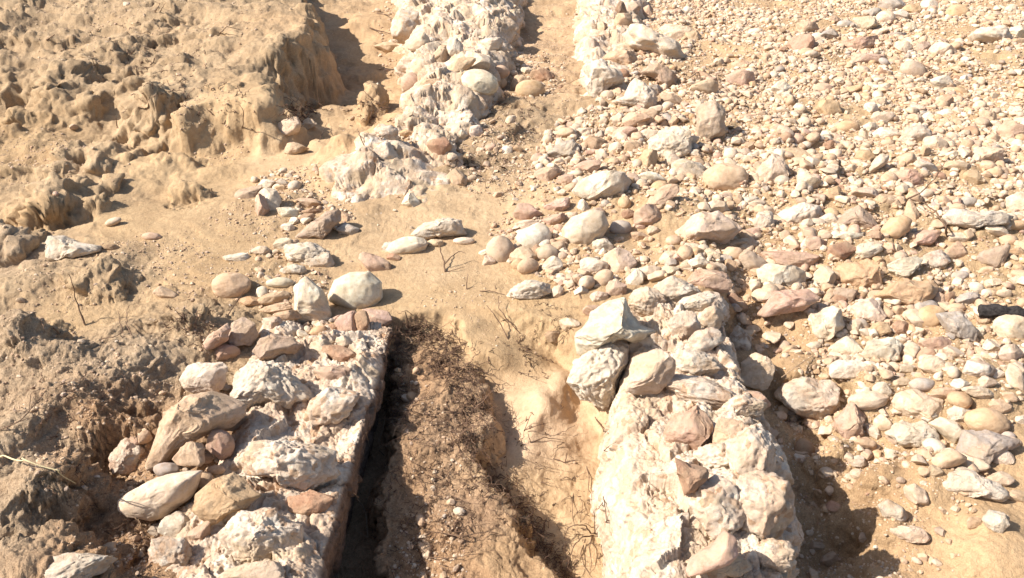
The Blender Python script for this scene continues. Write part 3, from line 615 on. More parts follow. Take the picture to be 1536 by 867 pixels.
 (zo(11, [(575,650),(650,632),(720,650),(750,690),(730,715),(650,725),(600,700)]), 'C', 'a', 'flat cream stone sunk in the bare soil, lowest one there', dict(name='boulder')),
 (zo(11, [(985,610),(1040,570),(1090,580),(1105,620),(1060,680),(1010,650)]), 'C', 's', 'round-backed cream stone sunk in soil at the lower right', dict(name='rock')),
]
for pts, tone, kind, lab, kw in HEROES: hero(pts, tone, kind, lab, **kw)

S_TXT = """
437,187,36,28,10,C,a;463,186,22,18,0,C,a;443,224,35,20,0,T,a;616,124,27,27,0,P,r;648,124,30,15,0,T,a;581,72,36,16,-10,T,a;627,66,32,30,20,C,a;658,86,38,24,30,T,a;688,98,45,22,30,T,a;721,92,45,28,-10,W,a;721,124,50,32,-15,W,r;750,108,27,18,0,T,r;751,124,17,15,0,T,r;711,197,22,20,0,W,a;693,201,15,13,0,W,a;579,200,35,24,0,P,s;611,200,25,14,0,O,a;576,231,40,34,0,C,s;661,219,35,26,-20,R,a;679,236,14,14,0,C,a;686,269,28,27,0,T,a;709,266,14,10,0,T,a;423,257,14,12,0,C,a;423,274,20,15,0,W,a;400,278,27,17,0,W,a;683,72,22,28,0,W,s;610,42,40,48,0,O,s;738,66,30,20,0,C,s
795,136,38,30,0,O,r;815,117,35,22,-15,R,a;780,124,30,20,20,T,a;792,107,18,12,0,W,a;894,219,35,28,0,B,a;877,202,30,18,0,C,a;815,241,14,14,0,W,a;822,261,36,28,10,P,a;884,251,40,20,10,P,a;849,271,24,18,0,P,r;936,31,26,22,0,T,a;982,136,24,18,0,G,r;1004,150,34,22,0,T,a;1017,52,50,34,0,C,a;1039,55,22,22,0,T,a;977,176,28,24,0,T,a;957,179,40,24,0,T,a;1009,183,16,18,0,T,a;996,184,12,18,0,C,a;930,179,20,22,0,W,a;1007,217,58,46,10,C,s;974,201,28,20,0,C,a;941,202,38,22,0,P,a;951,219,28,20,0,T,a;971,241,30,40,10,O,a;1007,241,30,26,0,C,r;1033,257,45,34,0,C,s;974,268,46,22,0,W,a;1089,268,58,42,0,T,r;1054,134,40,28,0,T,a;1114,120,44,30,20,P,a;1078,95,16,16,0,C,r;1114,97,30,16,0,T,a;1123,221,22,16,0,T,a;1114,231,22,14,0,D,a;1141,172,18,12,0,T,a;1123,177,22,12,0,P,f;905,40,14,20,0,T,a;930,15,18,24,0,B,a;950,12,22,22,0,D,a;970,22,20,26,0,T,a
1335,8,40,20,20,G,a;1347,23,28,16,-10,W,a;1328,28,26,20,0,C,r;1370,17,30,18,0,O,a;1437,19,30,22,0,O,r;1307,20,28,20,0,G,a;1393,8,24,18,0,W,a;1211,43,34,22,0,T,a;1225,57,20,14,0,W,r;1201,69,38,30,30,P,r;1209,80,22,14,0,T,r;1253,30,18,12,0,D,r;1268,37,22,12,0,G,r;1301,37,36,20,0,C,a;1318,50,18,12,0,W,a;1348,53,26,13,0,G,r;1367,43,20,18,0,C,a;1290,67,55,26,10,P,a;1300,90,48,18,0,P,a;1246,52,28,18,0,G,a;1355,72,24,20,0,C,a;1382,74,26,18,30,D,a;1417,77,38,24,0,C,a;1526,50,30,20,0,W,a;1531,64,24,18,0,T,a;1517,15,20,16,0,C,a;1370,107,34,26,-20,D,r;1410,124,30,20,0,W,s;1430,135,28,12,0,T,a;1173,134,30,20,0,W,s;1233,134,26,18,0,P,r;1276,137,34,14,15,O,a;1307,162,18,18,0,W,s;1320,152,22,12,0,C,a;1271,191,32,18,0,O,r;1332,201,34,22,-10,W,r;1305,191,24,18,0,W,a;1373,204,42,28,10,C,s;1404,217,30,24,0,C,a;1378,164,22,18,0,C,a;1415,154,28,22,20,T,a;1479,177,26,20,20,T,r;1435,249,38,16,-5,T,a;1462,269,30,24,-20,O,a;1492,259,22,18,0,T,r;1387,249,36,16,-10,W,f;1317,247,44,20,30,W,a;1298,237,28,26,30,O,a;1363,268,50,26,-10,P,a;1427,232,18,12,0,W,r;1213,271,34,28,-30,C,a;1243,217,20,14,0,R,a;1253,206,22,14,0,C,a;1521,200,40,34,0,P,r;1196,234,45,22,-5,T,f;1323,176,30,18,10,C,f
164,372,24,10,0,B,a;346,428,53,36,5,T,r;375,454,35,17,0,O,a;393,440,16,18,30,W,r;353,387,36,13,5,W,a;390,375,20,11,0,C,a;247,440,40,20,-20,T,a;227,355,26,11,0,P,r;378,290,44,26,10,D,a;393,313,20,40,0,P,a;336,531,40,25,20,P,a
405,305,40,36,-40,W,a;430,318,30,20,0,W,a;464,305,40,20,0,T,a;525,344,34,22,-20,G,a;519,327,18,16,0,T,a;470,317,30,10,0,B,a;459,327,25,12,10,R,a;440,332,16,12,0,W,a;432,342,20,14,-30,W,a;423,367,30,20,0,C,a;392,377,26,14,0,C,a;614,303,26,24,-20,W,a;460,383,62,34,-10,C,s;480,392,40,26,0,T,s;439,405,34,16,0,T,s;561,397,46,28,-20,P,a;611,370,54,26,10,W,r;585,372,22,18,0,W,s;654,365,24,14,0,T,a;696,362,28,11,0,W,r;589,387,20,12,0,R,a;420,424,36,15,0,W,r;393,439,16,18,-30,W,r;410,447,45,16,15,T,f;477,497,24,14,20,O,r;520,487,40,34,50,P,a;544,484,22,32,20,R,a;564,476,42,24,-15,P,a;410,484,30,20,0,C,a;480,526,36,30,0,C,a;507,531,50,22,-15,R,f;455,502,26,13,-30,W,a;494,514,25,12,-15,T,a;519,514,26,20,-30,C,a;530,472,14,10,0,G,r;500,490,14,10,0,R,a;751,377,38,42,0,D,r;728,379,22,11,20,W,a;733,392,18,16,0,C,a;430,475,36,16,10,T,a;418,462,50,14,10,T,f
802,357,46,40,20,W,r;793,340,36,18,0,C,a;931,342,30,22,0,G,r;874,310,18,20,20,W,a;787,387,38,30,0,T,a;803,380,16,26,0,R,a;822,380,28,24,0,D,r;827,400,30,28,0,W,r;844,384,14,11,0,D,r;904,369,30,20,-10,W,s;926,394,46,36,20,C,a;889,400,40,24,0,C,s;905,419,30,24,40,T,r;1004,389,32,22,15,C,r;1049,394,34,26,-20,W,a;1068,384,24,18,-30,C,a;1101,382,28,22,0,T,r;1094,399,22,18,0,O,r;1125,395,40,38,20,D,a;1109,365,36,13,10,T,a;1148,333,24,30,10,C,s;974,327,40,36,30,P,a;991,298,55,24,35,P,f;1061,419,62,38,0,P,a;1098,452,26,22,0,R,a;974,412,36,24,10,C,a;1004,407,30,16,10,C,a;951,419,24,28,0,W,a;1027,400,22,14,0,T,a;797,437,60,30,6,W,s;839,439,20,20,0,C,a;867,420,20,18,0,T,s;872,437,20,15,10,W,a;899,445,24,16,0,P,s;927,434,32,27,20,D,a;1011,440,72,42,5,C,s;967,454,50,42,-10,T,s;1044,454,50,26,20,C,s;1027,487,42,38,0,C,s;1066,477,34,34,0,T,s;1058,511,46,32,20,P,s;1108,511,32,40,0,B,s;1044,547,60,40,-10,T,s;829,506,24,20,-20,B,a;854,487,28,18,0,C,a;894,467,34,20,0,P,a;832,330,36,18,10,P,a;840,310,40,22,10,P,a;790,320,44,30,-10,P,a;895,320,26,16,20,D,a;855,325,18,12,0,C,r;945,322,22,14,0,R,a;980,345,20,14,0,C,a;1130,350,22,16,0,P,a;1085,355,30,16,0,C,s;1125,303,26,18,10,C,s;1075,312,30,20,0,C,a;1090,295,22,14,0,D,a;960,355,26,14,0,T,a;1040,370,28,14,0,W,a
1146,335,26,30,0,D,s;1248,293,26,26,0,O,a;1370,323,20,36,0,T,a;1313,354,20,16,-30,R,a;1276,354,36,13,0,W,a;1225,366,30,22,-20,P,a;1211,364,24,18,30,W,a;1260,377,40,25,0,R,r;1303,377,36,25,20,C,s;1186,390,80,26,-5,P,f;1353,402,50,36,0,W,a;1240,420,34,36,0,C,a;1271,444,40,27,0,D,a;1307,470,52,38,-10,C,a;1288,487,24,17,0,G,r;1350,494,30,26,-30,R,a;1317,497,34,24,10,O,a;1270,522,46,32,0,W,a;1395,477,42,34,20,O,r;1404,517,42,28,-10,P,r;1373,499,20,21,0,C,a;1405,547,44,28,-5,C,r;1460,554,36,34,30,W,a;1517,494,46,40,0,C,r;1514,531,40,34,-20,C,a;1437,377,34,25,-15,T,r;1529,303,40,26,20,W,a;1527,325,24,13,15,W,r;1521,338,42,15,0,O,r;1495,347,32,14,-5,W,r;1452,303,24,15,0,G,r;1390,358,40,28,35,P,a;1383,292,30,15,10,W,r;1440,358,36,18,0,C,r;1440,414,24,14,10,G,r;1452,447,38,20,10,G,a;1403,390,42,28,0,P,s;1363,554,28,18,0,W,r;1276,557,56,30,0,W,a;1527,377,18,14,0,O,r;1434,462,26,13,0,O,r;1470,497,18,19,0,W,r;1490,425,22,14,0,C,a;1510,440,26,12,0,C,a;1526,420,20,14,0,W,a;1409,450,16,20,0,P,a;1423,447,14,18,0,R,a;1345,372,18,14,0,C,a;1480,440,16,12,0,W,r;1320,405,24,14,0,T,a;1450,520,20,14,0,T,a;1432,530,30,18,-10,C,a;1487,520,22,20,0,W,a;1480,575,26,20,10,C,a;1500,610,30,20,0,T,a;1330,300,30,16,0,T,a;1300,290,40,18,-10,C,a;1245,330,26,18,0,C,s;1445,330,20,14,0,W,a
1302,601,52,25,5,C,r;1323,585,26,22,0,W,a;1312,649,26,17,-30,W,a;1302,668,36,20,-5,T,a;1335,680,16,13,0,C,a;1288,693,24,18,0,T,s;1482,633,58,38,-10,O,r;1446,604,26,14,10,G,r;1383,577,34,19,0,G,r;1441,575,28,17,0,W,r;1472,589,50,16,-10,C,a;1516,596,24,15,0,T,r;1506,688,28,22,0,W,a;1439,621,30,26,0,W,s;1206,676,27,32,0,B,r;1403,709,24,20,0,T,a;1463,784,24,19,0,T,a;1242,840,30,24,-20,T,r;1512,655,20,14,0,G,r;1520,665,26,18,0,C,a;1530,630,18,16,0,W,a;1494,560,30,16,0,W,a;1415,590,36,18,0,T,a;1395,625,22,16,0,C,s;1350,575,30,14,0,C,a;1496,720,40,24,-10,C,a;1528,745,30,20,0,T,a;1500,782,26,18,0,C,a;1225,820,20,14,0,D,a;1215,800,12,9,0,C,a;1195,610,20,14,0,D,a;1187,619,14,12,0,W,r
327,667,42,42,10,P,a,.11;250,705,34,20,0,G,r,.05;306,722,26,26,0,T,r,.03;324,705,24,13,0,T,r,.02;192,686,42,50,0,P,s,.02;253,830,54,44,0,T,s;303,798,38,28,40,P,a;264,789,48,36,0,C,s;105,855,110,44,15,D,s;380,862,100,36,5,C,a,.02;331,581,24,12,0,G,a;205,660,20,18,0,P,a;215,655,20,22,0,T,a,.02;283,575,18,12,0,P,a;350,635,40,18,20,D,a,.03
1054,590,108,42,-10,C,s,.03;1092,651,54,42,30,T,a,.05;1075,686,58,38,0,C,s,.02;1078,762,76,84,0,W,s,.02;1130,683,64,84,10,W,s,.02;1142,762,80,96,0,C,s,.02;1116,611,58,34,0,C,s,.03;1135,600,36,26,0,P,a,.03;1165,745,30,20,-40,W,a,.02;1092,850,60,34,0,C,s,.02;1160,835,56,44,0,C,s,.02;1070,858,40,22,0,W,s,.03
"""
for row in S_TXT.strip().split('\n'):
    for ii, it in enumerate(row.split(';')):
        q = it.split(',')
        if q[6] == 'r' and float(q[0]) > 820 and ii % 2: q[6] = 'a'      # half of the worn stones still keep broken edges
        stone(float(q[0]), float(q[1]), float(q[2]), float(q[3]), float(q[4]), q[5], q[6], float(q[7]) if len(q) > 7 else 0.0, mat=M_MORTAR if (len(q) > 7 and q[6] == 's' and float(q[0]) > 1000) else None)
# stones mortared into the near right wall
def wallstone(pts, tone, kind, label, **kw):
    o = hero(pts, tone, kind, None, parent=WR, **kw); o['label'] = label
    return o
wallstone(zo(10, [(690,200),(720,130),(830,98),(900,130),(930,180),(900,240),(830,310),(770,300),(700,270)]), 'P', 'a', 'pinkish tan sandstone bedded in the wall', name='bedded_stone', lift=.06)
wallstone(zo(10, [(706,303),(780,340),(860,375),(890,392),(860,450),(785,532),(762,470),(728,390)]), 'R', 'a', 'red and grey streaked stone wedge bedded in the wall', name='bedded_stone', lift=.13)
wallstone(zo(10, [(790,850),(800,800),(880,745),(930,715),(960,668),(1000,690),(1010,755),(965,800),(850,835)]), 'P', 'r', 'long pink stone bedded low in the wall', name='bedded_stone', lift=.06)

def wallstone2(pts, tone, kind, label, **kw):
    o = hero(pts, tone, kind, None, parent=WL, name='bedded_stone', **kw); o['label'] = label
wallstone2([(350,690),(375,665),(440,655),(500,680),(510,710),(470,735),(410,720),(360,715)], 'W', 's', 'broad pitted white lump bedded in the wall', lift=-.01, mat=M_MORTAR)
wallstone2([(330,800),(355,770),(410,765),(450,790),(455,830),(400,850),(350,840)], 'W', 's', 'rough white lump bedded in the wall', lift=.0, mat=M_MORTAR)
wallstone2([(430,745),(470,735),(505,745),(492,765),(455,775),(432,765)], 'R', 'f', 'reddish flat stone flush in the wall', lift=-.02)
wallstone2([(455,600),(490,580),(540,590),(530,625),(490,640),(460,630)], 'C', 's', 'cream lump bedded in the wall', lift=-.01, mat=M_MORTAR)
wallstone2([(470,555),(500,545),(535,550),(530,570),(490,575)], 'P', 'a', 'pink stone bedded near the far end of the wall', lift=-.01)

# labels that single each stone out: look, then place beside something one can find
LM = [("big round white boulder",534,437),("lilac grey pyramid stone",850,225),("long smooth white boulder",897,278),("round tan ball stone",795,136),("tall red-footed boulder",1065,185),
 ("charred black log",1490,468),("grey corner slab",1478,675),("shaded hollow",1230,740),("eroded dark pit",500,120),("egg-shaped cream cobble",877,344),("loaf-shaped tilted block",477,337),
 ("big dusty legged boulder",288,640),("long lowest tan boulder",240,741),("largest white wedge boulder",915,500),("square ochre block",1290,412),("red-edged slanted slab",1179,451),
 ("chalk white block",1243,486),("lone crusty sand rock",107,372),("yellow oval cobble",1345,340),("ridged brown-grey rock",1286,327),("top right white boulder",1491,55),
 ("weathered wood stick",1064,122),("streaked red wall stone",1030,705),("rim boulder of the hollow",1213,597),("diamond-shaped pinkish boulder",1278,635),("cream boulder by sand fan",658,342),
 ("blocky upper tan rock",1245,163),("flat pinkish grey boulder",1464,330),("pointed cream boulder",1160,257),("broad brown-fronted boulder",1061,339),("grey four-cornered stone",1435,489),
 ("far right wall",905,40),("far left wall",690,60)]
TW = dict(W=['whitish','white','chalky'], C=['cream','pale cream','light cream'], T=['tan','sandy tan','dull tan'], O=['ochre','yellowish','orange-tan'], G=['grey','light grey','blue-grey'], P=['pinkish','pink-tan','dusty pink'], R=['reddish brown','rusty','red-brown'], B=['dark brown','brown','deep brown'], D=['grey-brown','dusty grey','dun'])
used_labels = set()
for s in STONES:
    if s['label']: used_labels.add(s['label'])
def size_word(a): return 'tiny' if a < 17 else 'small' if a < 26 else 'mid-sized' if a < 40 else 'large'
for s in STONES:
    cat = {'cobble': 'cobble', 'boulder': 'boulder', 'stone_slab': 'slab', 'rock': 'rock', 'stone': 'stone'}[s['o'].name.split('.')[0]]
    if not s['label']:
        form = {'r': 'rounded', 'f': 'flat', 's': 'crusty', 'a': 'angular'}[s['kind']]
        asp = s['w'] / s['h']; extra = 'long ' if asp > 2 else 'upright ' if asp < .85 else ''
        look = f"{size_word(max(s['w'], s['h']))} {TW[s['tone']][0]} {extra}{form} {cat}"
        near = sorted(LM, key=lambda l: math.hypot(l[1] - s['cx'], (l[2] - s['cy']) * 1.3))
        done = False
        for l in near[:7]:
            dx, dy = s['cx'] - l[1], s['cy'] - l[2]; d = math.hypot(dx, dy)
            far = '' if d < 75 else 'some way ' if d < 140 else 'well '
            v = 'beyond' if dy < 0 else 'in front of'
            if abs(dx) > 2.2 * abs(dy): rel = ('right of' if dx > 0 else 'left of')
            elif abs(dy) > 2.2 * abs(dx): rel = v
            else: rel = ('right of and beyond' if dx > 0 else 'left of and beyond') if dy < 0 else ('right of and below' if dx > 0 else 'left of and below')
            lab = f"{look} {far}{rel} the {l[0]}"
            if lab not in used_labels and len(lab.split()) <= 16: done = True; break
        if not done: print('DUP LABEL', lab)
        used_labels.add(lab); s['label'] = lab
    tag(s['o'], s['label'], cat, {'boulder': 'boulders strewn over the ruin', 'rock': 'rocks strewn over the ruin', 'cobble': 'water-worn cobbles in the rubble', 'slab': 'flat slabs in the rubble', 'stone': 'small stones in the rubble'}[cat])
print('stones', len(STONES))

# ------------------------------------------------------------------ gravel: thousands of small stones nobody could count
rngG = np.random.default_rng(5)
DENS = poly([(880,-150),(860,60),(900,160),(820,200),(800,260),(770,330),(740,385),(800,420),(860,450),(960,440),(1090,440),(1200,560),(1250,650),(1400,690),(1440,740),(1560,790),(2300,900),(2300,-150)])
BARE = [ (1090,90,60,22), (1170,495,70,45), (1330,720,90,50), (1400,810,140,60), (1480,100,30,20)]
SPOTS = [(490,330,50,28,.6),(440,290,60,35,.5),(700,70,50,80,.25),(730,240,70,60,.35),(640,230,60,60,.2),(820,300,60,40,.8),(770,350,40,25,.5),(440,430,70,40,.35),(500,500,60,22,.8),(420,380,50,25,.3),(790,120,60,40,.5),
         (640,780,60,90,.35),(600,560,40,50,.2),(1240,800,30,50,.5),(240,740,60,60,.25),(200,820,60,40,.3),(1100,640,60,80,.3),(620,50,60,60,.2),(1180,620,40,40,.5),(320,700,30,40,.4)]
def gravel(name, label, n, smin, smax, alpha, region, k, far_scale, seed, burial=.25, near=False, mat=None, tones=None):
    rng = np.random.default_rng(seed)
    V, Fc = ico(k); nv = len(V); protos = []
    for i in range(24):
        p, _ = rock_unit(k, 'r' if i % 6 == 0 else 'a', np.random.default_rng(seed * 31 + i)); protos.append(p)
    vs, fs, cs = [], [], []
    keys = tones or ['C','C','T','T','W','D','O','P','G','C','R']
    if tones is None: pr = [.2,.16,.16,.12,.09,.07,.07,.05,.04,.02,.02]
    else: pr = [1 / len(keys)] * len(keys)
    m = 0; tries = 0
    ux = rng.uniform(0, 1, n * 12); uy = rng.uniform(0, 1, n * 12)
    for i in range(n * 12):
        if m >= n: break
        # even over the ground: y by area of the widening view wedge
        y = math.sqrt(1.2**2 + (far_scale**2 - 1.2**2) * uy[i]); x = (ux[i] * 2 - 1) * .80 * y
        if near: y = 1.2 * (far_scale / 1.2)**uy[i]; x = (ux[i] * 2 - 1) * .72 * y
        d = region(x, y)
        if rng.random() > d: continue
        z, on, nrm = cast_down(x, y)
        if nrm.z < .45 if on else True: continue
        if on.startswith('rubble_wall') and rng.random() > .25: continue
        s = smin * (max(1.0, y / 3.2) if near else 1.0) * (1 - rng.random() * (1 - (smin / smax)**alpha))**(-1 / alpha)
        q = protos[rng.integers(24)] * (rng.uniform(.8, 1.3), rng.uniform(.7, 1.1), rng.uniform(.5, .9)) * s * .55
        a = rng.uniform(0, 6.28); ca, sa = math.cos(a), math.sin(a); tx, ty = rng.normal(0, .25, 2)
        Rm = np.array([[ca, -sa, 0], [sa, ca, 0], [0, 0, 1]]) @ np.array([[1, 0, 0], [0, math.cos(tx), -math.sin(tx)], [0, math.sin(tx), math.cos(tx)]]) @ np.array([[math.cos(ty), 0, math.sin(ty)], [0, 1, 0], [-math.sin(ty), 0, math.cos(ty)]])
        vs.append(q @ Rm.T + (x, y, z + s * (.30 - burial) * rng.uniform(.3, 1.2))); fs.append(Fc + m * nv)
        c = np.array(TONE[keys[rng.choice(len(keys), p=pr)]]) * rng.uniform(.82, 1.08); cs.append(np.tile(c, (nv, 1))); m += 1
    if not m: return
    me = fast_mesh(name, np.concatenate(vs), np.concatenate(fs), k > 2); set_col(me, np.concatenate(cs))
    o = link(name, me, mat or M_GRAVEL); tag(o, label, 'gravel', kind='stuff'); print(name, m)
def to_px(x, y, z=0.0):
    d = np.array([x, y, z - CAM_H]); zz = d @ A_F; return CX + F * (d @ A_R) / zz, CY - F * (d @ A_U) / zz
def in_poly(x, y, pl):
    c = False; n = len(pl)
    for i in range(n):
        a, b = pl[i], pl[(i + 1) % n]
        if (a[1] > y) != (b[1] > y) and x < (b[0] - a[0]) * (y - a[1]) / (b[1] - a[1]) + a[0]: c = not c
    return c
def reg_right(base, thin):
    def f(x, y):
        if in_poly(x, y, DENS):
            px, py = to_px(x, y); d = base * (.62 + .55 * math.sin(x * 2.3 + 1.7 * math.sin(y * 1.9)) * math.sin(y * 2.9 + 1.3 * math.sin(x * 2.7)))
            for bx, by, bw, bh in BARE:
                q = ((px - bx) / bw)**2 + ((py - by) / bh)**2
                if q < 1: d *= .10 + .3 * q
            return d
        px, py = to_px(x, y); d = 0
        if not (-60 < px < 1620 and -60 < py < 960): return 0.0
        for sx, sy, sw, sh, sd in SPOTS:
            q = ((px - sx) / sw)**2 + ((py - sy) / sh)**2
            if q < 1: d = max(d, sd * (1 - q * .6))
        if 1170 < px < 1560 and 480 < py < 867: d = max(d, .22)
        return max(d * thin, .0012)
    return f
gravel('gravel', 'thick cover of mixed pale angular broken stone over the right half', 5200, .042, .090, 2.6, reg_right(1.0, .22), 3, 9.8, 3, burial=.08)
gravel('small_gravel', 'mixed pebbles packed between the larger stones on the right', 26000, .020, .044, 1.6, reg_right(1.0, .6), 2, 9.8, 7, burial=.10)
gravel('pebble_chips', 'broken chips lying thick between the pebbles on the right', 42000, .010, .022, 1.4, reg_right(1.0, .8), 1, 9.8, 8, burial=.12)
gravel('fine_gravel', 'small pebbles and chips filling the gaps between stones', 36000, .005, .012, 1.0, reg_right(1.0, 1.0), 1, 9.8, 4, near=True)
def reg_left(x, y):
    px, py = to_px(x, y)
    if not (-60 < px < 900 and -30 < py < 960): return 0.0
    d = .012
    for sx, sy, sw, sh, sd in [(380,340,70,30,1),(240,380,80,25,1),(250,400,120,50,.5),(60,250,80,40,.8),(320,220,60,30,.5),(300,420,100,40,.5),(700,460,80,60,.3),(80,440,90,40,.5),(640,800,70,90,.8),(660,650,60,80,.5),(80,700,110,190,.9),(200,800,90,90,.9),(180,620,110,90,.9),(50,530,90,70,.6),(280,500,60,40,.6),(200,80,220,90,.35),(760,240,80,70,.8),(820,100,70,100,.6)]:
        q = ((px - sx) / sw)**2 + ((py - sy) / sh)**2
        if q < 1: d = max(d, sd * (1 - q * .7))
    return d
gravel('soil_crumbs', 'crumbs of dried soil and grit scattered over the sand', 26000, .004, .020, 1.5, reg_left, 1, 9.0, 6, burial=.15, tones=['T','C','T','D'])
# ------------------------------------------------------------------ twigs, roots, wood
def tube(path, rad, sides=6):
    path = np.array(path); n = len(path); rad = np.broadcast_to(rad, (n,))
    V = []; prev = None
    for i in range(n):
        t = path[min(i + 1, n - 1)] - path[max(i - 1, 0)]; t = t / (np.linalg.norm(t) + 1e-9)
        u = np.cross(t, (0, 0, 1.0)) if prev is None else prev - t * (prev @ t)
        if np.linalg.norm(u) < 1e-3: u = np.cross(t, (1.0, 0, 0))
        u /= np.linalg.norm(u); v = np.cross(t, u); prev = u
        for k in range(sides):
            a = 2 * math.pi * k / sides; V.append(path[i] + rad[i] * (math.cos(a) * u + math.sin(a) * v))
    Fq = [(i * sides + k, i * sides + (k + 1) % sides, (i + 1) * sides + (k + 1) % sides, (i + 1) * sides + k) for i in range(n - 1) for k in range(sides)]
    return np.array(V), np.array(Fq)
def wiggle(pts, n, amp, rng):
    p = resamp(pts, n); t = np.linspace(0, 1, n); env = np.sin(t * math.pi)**.5
    for _ in range(3):
        f = rng.uniform(2, 9); ph = rng.uniform(0, 6.28, 3); d = rng.normal(size=3)
        p = p + (amp * env * np.sin(f * t * 3.14 + ph[0]))[:, None] * d[None, :] / 3
    return p
def twig(label, name, strands, mat, cat='twig', group='dry twigs and roots poking from the ground'):
    """strands: list of (pixel points with height above ground in m, thickness in px); strands that do not touch become twigs of their own"""
    comps = []
    for s in strands:
        hit = [c for c in comps if any(math.hypot(p[0] - q[0], p[1] - q[1]) < 7 for o in c for q in o[0] for p in s[0])]
        new = [s]
        for c in hit: new = c + new; comps.remove(c)
        comps.append(new)
    comps.sort(key=lambda c: sum(q[0] for q in c[0][0]) / len(c[0][0]))
    words_ = {1: [''], 2: ['left of ', 'right of '], 3: ['leftmost of ', 'middle of ', 'rightmost of ']}.get(len(comps)) or ['leftmost of ', 'second left of ', 'third left of ', 'fourth left of ', 'fifth left of '][:len(comps) - 1] + ['rightmost of ']
    for wd, cs in zip(words_, comps): twig1(wd + label, name, cs, mat, cat, group)
def twig1(label, name, strands, mat, cat, group):
    rng = np.random.default_rng(len(label) * 7 + int(strands[0][0][0][0]))
    VV, FF, off, base = [], [], 0, None
    for pts, th in strands:
        w = []
        for q in pts:
            g = cast_px(q[0], q[1]); zd = (g - CAMP) @ A_F
            hh = q[2] if len(q) > 2 else .004
            w.append(CAMP + ray(q[0], q[1]) * (zd - hh / max(.2, -ray(q[0], q[1])[2])))   # hh above the ground there
        w = np.array(w); mpp = ((w[0] - CAMP) @ A_F) / F; L = np.linalg.norm(np.diff(w, axis=0), axis=1).sum()
        pth = wiggle(w, max(8, int(L / (4 * mpp))), L * .018, rng)
        r = th * .40 * mpp * np.linspace(1.0, .40, len(pth)) * (1 + .15 * rng.normal(size=len(pth)))
        v, f = tube(pth, r); VV.append(v); FF.append(f + off); off += len(v)
        if base is None: base = w[0]
    me = fast_mesh(name, np.concatenate(VV) - base, np.concatenate(FF)); o = link(name, me, mat); o.location = base
    if len(label.split()) > 16: open('/tmp/long.txt', 'a').write(label + chr(10))
    tag(o, label, cat, group, 'thing'); return o
T = twig
T('black crooked twig standing upright in the sand at the left', 'twig', [([(128,488,0),(117,462,.05),(113,440,.09),(103,411,.14)], 3.2)], M_TWIG)
T('left one of two thin upright twigs behind the eroded clods', 'twig', [([(186,506,0),(181,487,.04),(177,466,.08)], 2.6)], M_TWIG)
T('right one of two thin upright twigs with curved tip behind the eroded clods', 'twig', [([(199,506,0),(190,486,.04),(190,468,.07),(194,458,.09)], 2.6)], M_TWIG)
T('thin broken sprigs on the ridge beside the two upright twigs', 'twig', [([(150,522,0),(152,506,.03)], 2.4), ([(152,508,.02),(172,505,.03),(182,500,.03),(186,507,.01)], 2)], M_TWIG)
T('thin twig stuck in sand right of the tan rounded cobble', 'twig', [([(340,475,0),(352,457,.03),(372,428,.06)], 2.2)], M_TWIG)
T('short thin twig lying on dark mound below the upright crooked twig', 'twig', [([(62,480,.0),(66,492,.02),(66,500,.0)], 2.2), ([(80,492,.02),(88,500,.02),(105,494,.0)], 3)], M_TWIG)
T('forked twig lying at the far edge of the sand fan', 'twig', [([(668,408,0),(666,394,.02),(660,372,.05),(655,362,.06)], 3.6), ([(667,396,.02),(676,386,.04),(690,376,.05),(698,380,.05)], 2.4), ([(668,408,0),(684,404,.01),(697,400,.01)], 1.8)], M_TWIG)
T('thin bent root on the sand fan with an upright tip', 'twig', [([(700,434,.0),(700,424,.02),(702,412,.04)], 2.2), ([(700,434,.0),(712,430,.01)], 1.8), ([(720,437,.0),(735,436,.01),(760,443,.0)], 1.8), ([(744,434,.0),(742,425,.02)], 1.8)], M_TWIG)
T('long dark double stem lying on the sand fan', 'twig', [([(762,509,0),(752,488,.02),(740,470,.03),(730,458,.02)], 2.8), ([(780,500,0),(760,478,.01),(748,462,.02),(748,444,.04)], 2.4)], M_TWIG)
T('tangle of dark roots on the ridge at the upper left trench corner', 'root', [([(612,492,0),(611,478,.03),(608,468,.05)], 3.5), ([(615,490,0),(628,486,.03),(640,480,.04)], 2.2), ([(625,500,0),(636,492,.03),(644,500,.02)], 2), ([(640,505,0),(652,498,.04),(664,508,.02),(680,512,0)], 2), ([(600,500,0),(618,510,.04),(640,515,.02)], 2.2)], M_TWIG, 'root')
T('curved brown twig with branch on the gravel near the right edge', 'twig', [([(1421,358,0),(1418,340,.05),(1404,318,.09),(1385,304,.08),(1364,298,.04)], 4.0), ([(1362,298,.03),(1380,290,.06),(1402,268,.10),(1420,240,.12)], 3.0), ([(1404,266,.09),(1409,258,.10)], 2)], M_TWIG)
T('pair of long thin straws lying on the gravel far up the slope', 'twig', [([(1364,88,.02),(1395,102,.03),(1418,118,.03),(1445,128,.02)], 2.2), ([(1370,92,.02),(1400,104,.03),(1440,124,.02)], 1.6), ([(1440,145,.01),(1465,156,.02),(1490,158,.02)], 1.6)], M_TWIG)
T('thin twig slanting over stones below the far right wall', 'twig', [([(815,134,.02),(850,126,.04),(885,110,.05)], 2.2)], M_TWIGP)
T('dark thin stem lying on the cream boulder below the far right wall', 'twig', [([(950,128,.04),(968,145,.04),(985,158,.02)], 2.2)], M_TWIG)
T('pale thin sticks beside the weathered wood near the far heap', 'twig', [([(1035,116,.02),(1052,104,.05),(1080,110,.04),(1102,116,.02)], 2.6), ([(1076,112,.03),(1078,126,.03),(1096,134,.02)], 2.2), ([(1040,104,.02),(1050,100,.03)], 2.4), ([(962,80,.04),(975,88,.04),(990,96,.02)], 2.4)], M_TWIGP)
T('short dark twig in the pebbles beside the crusty white rock', 'twig', [([(872,448,0),(864,432,.02),(857,414,.04)], 3.0)], M_TWIG)
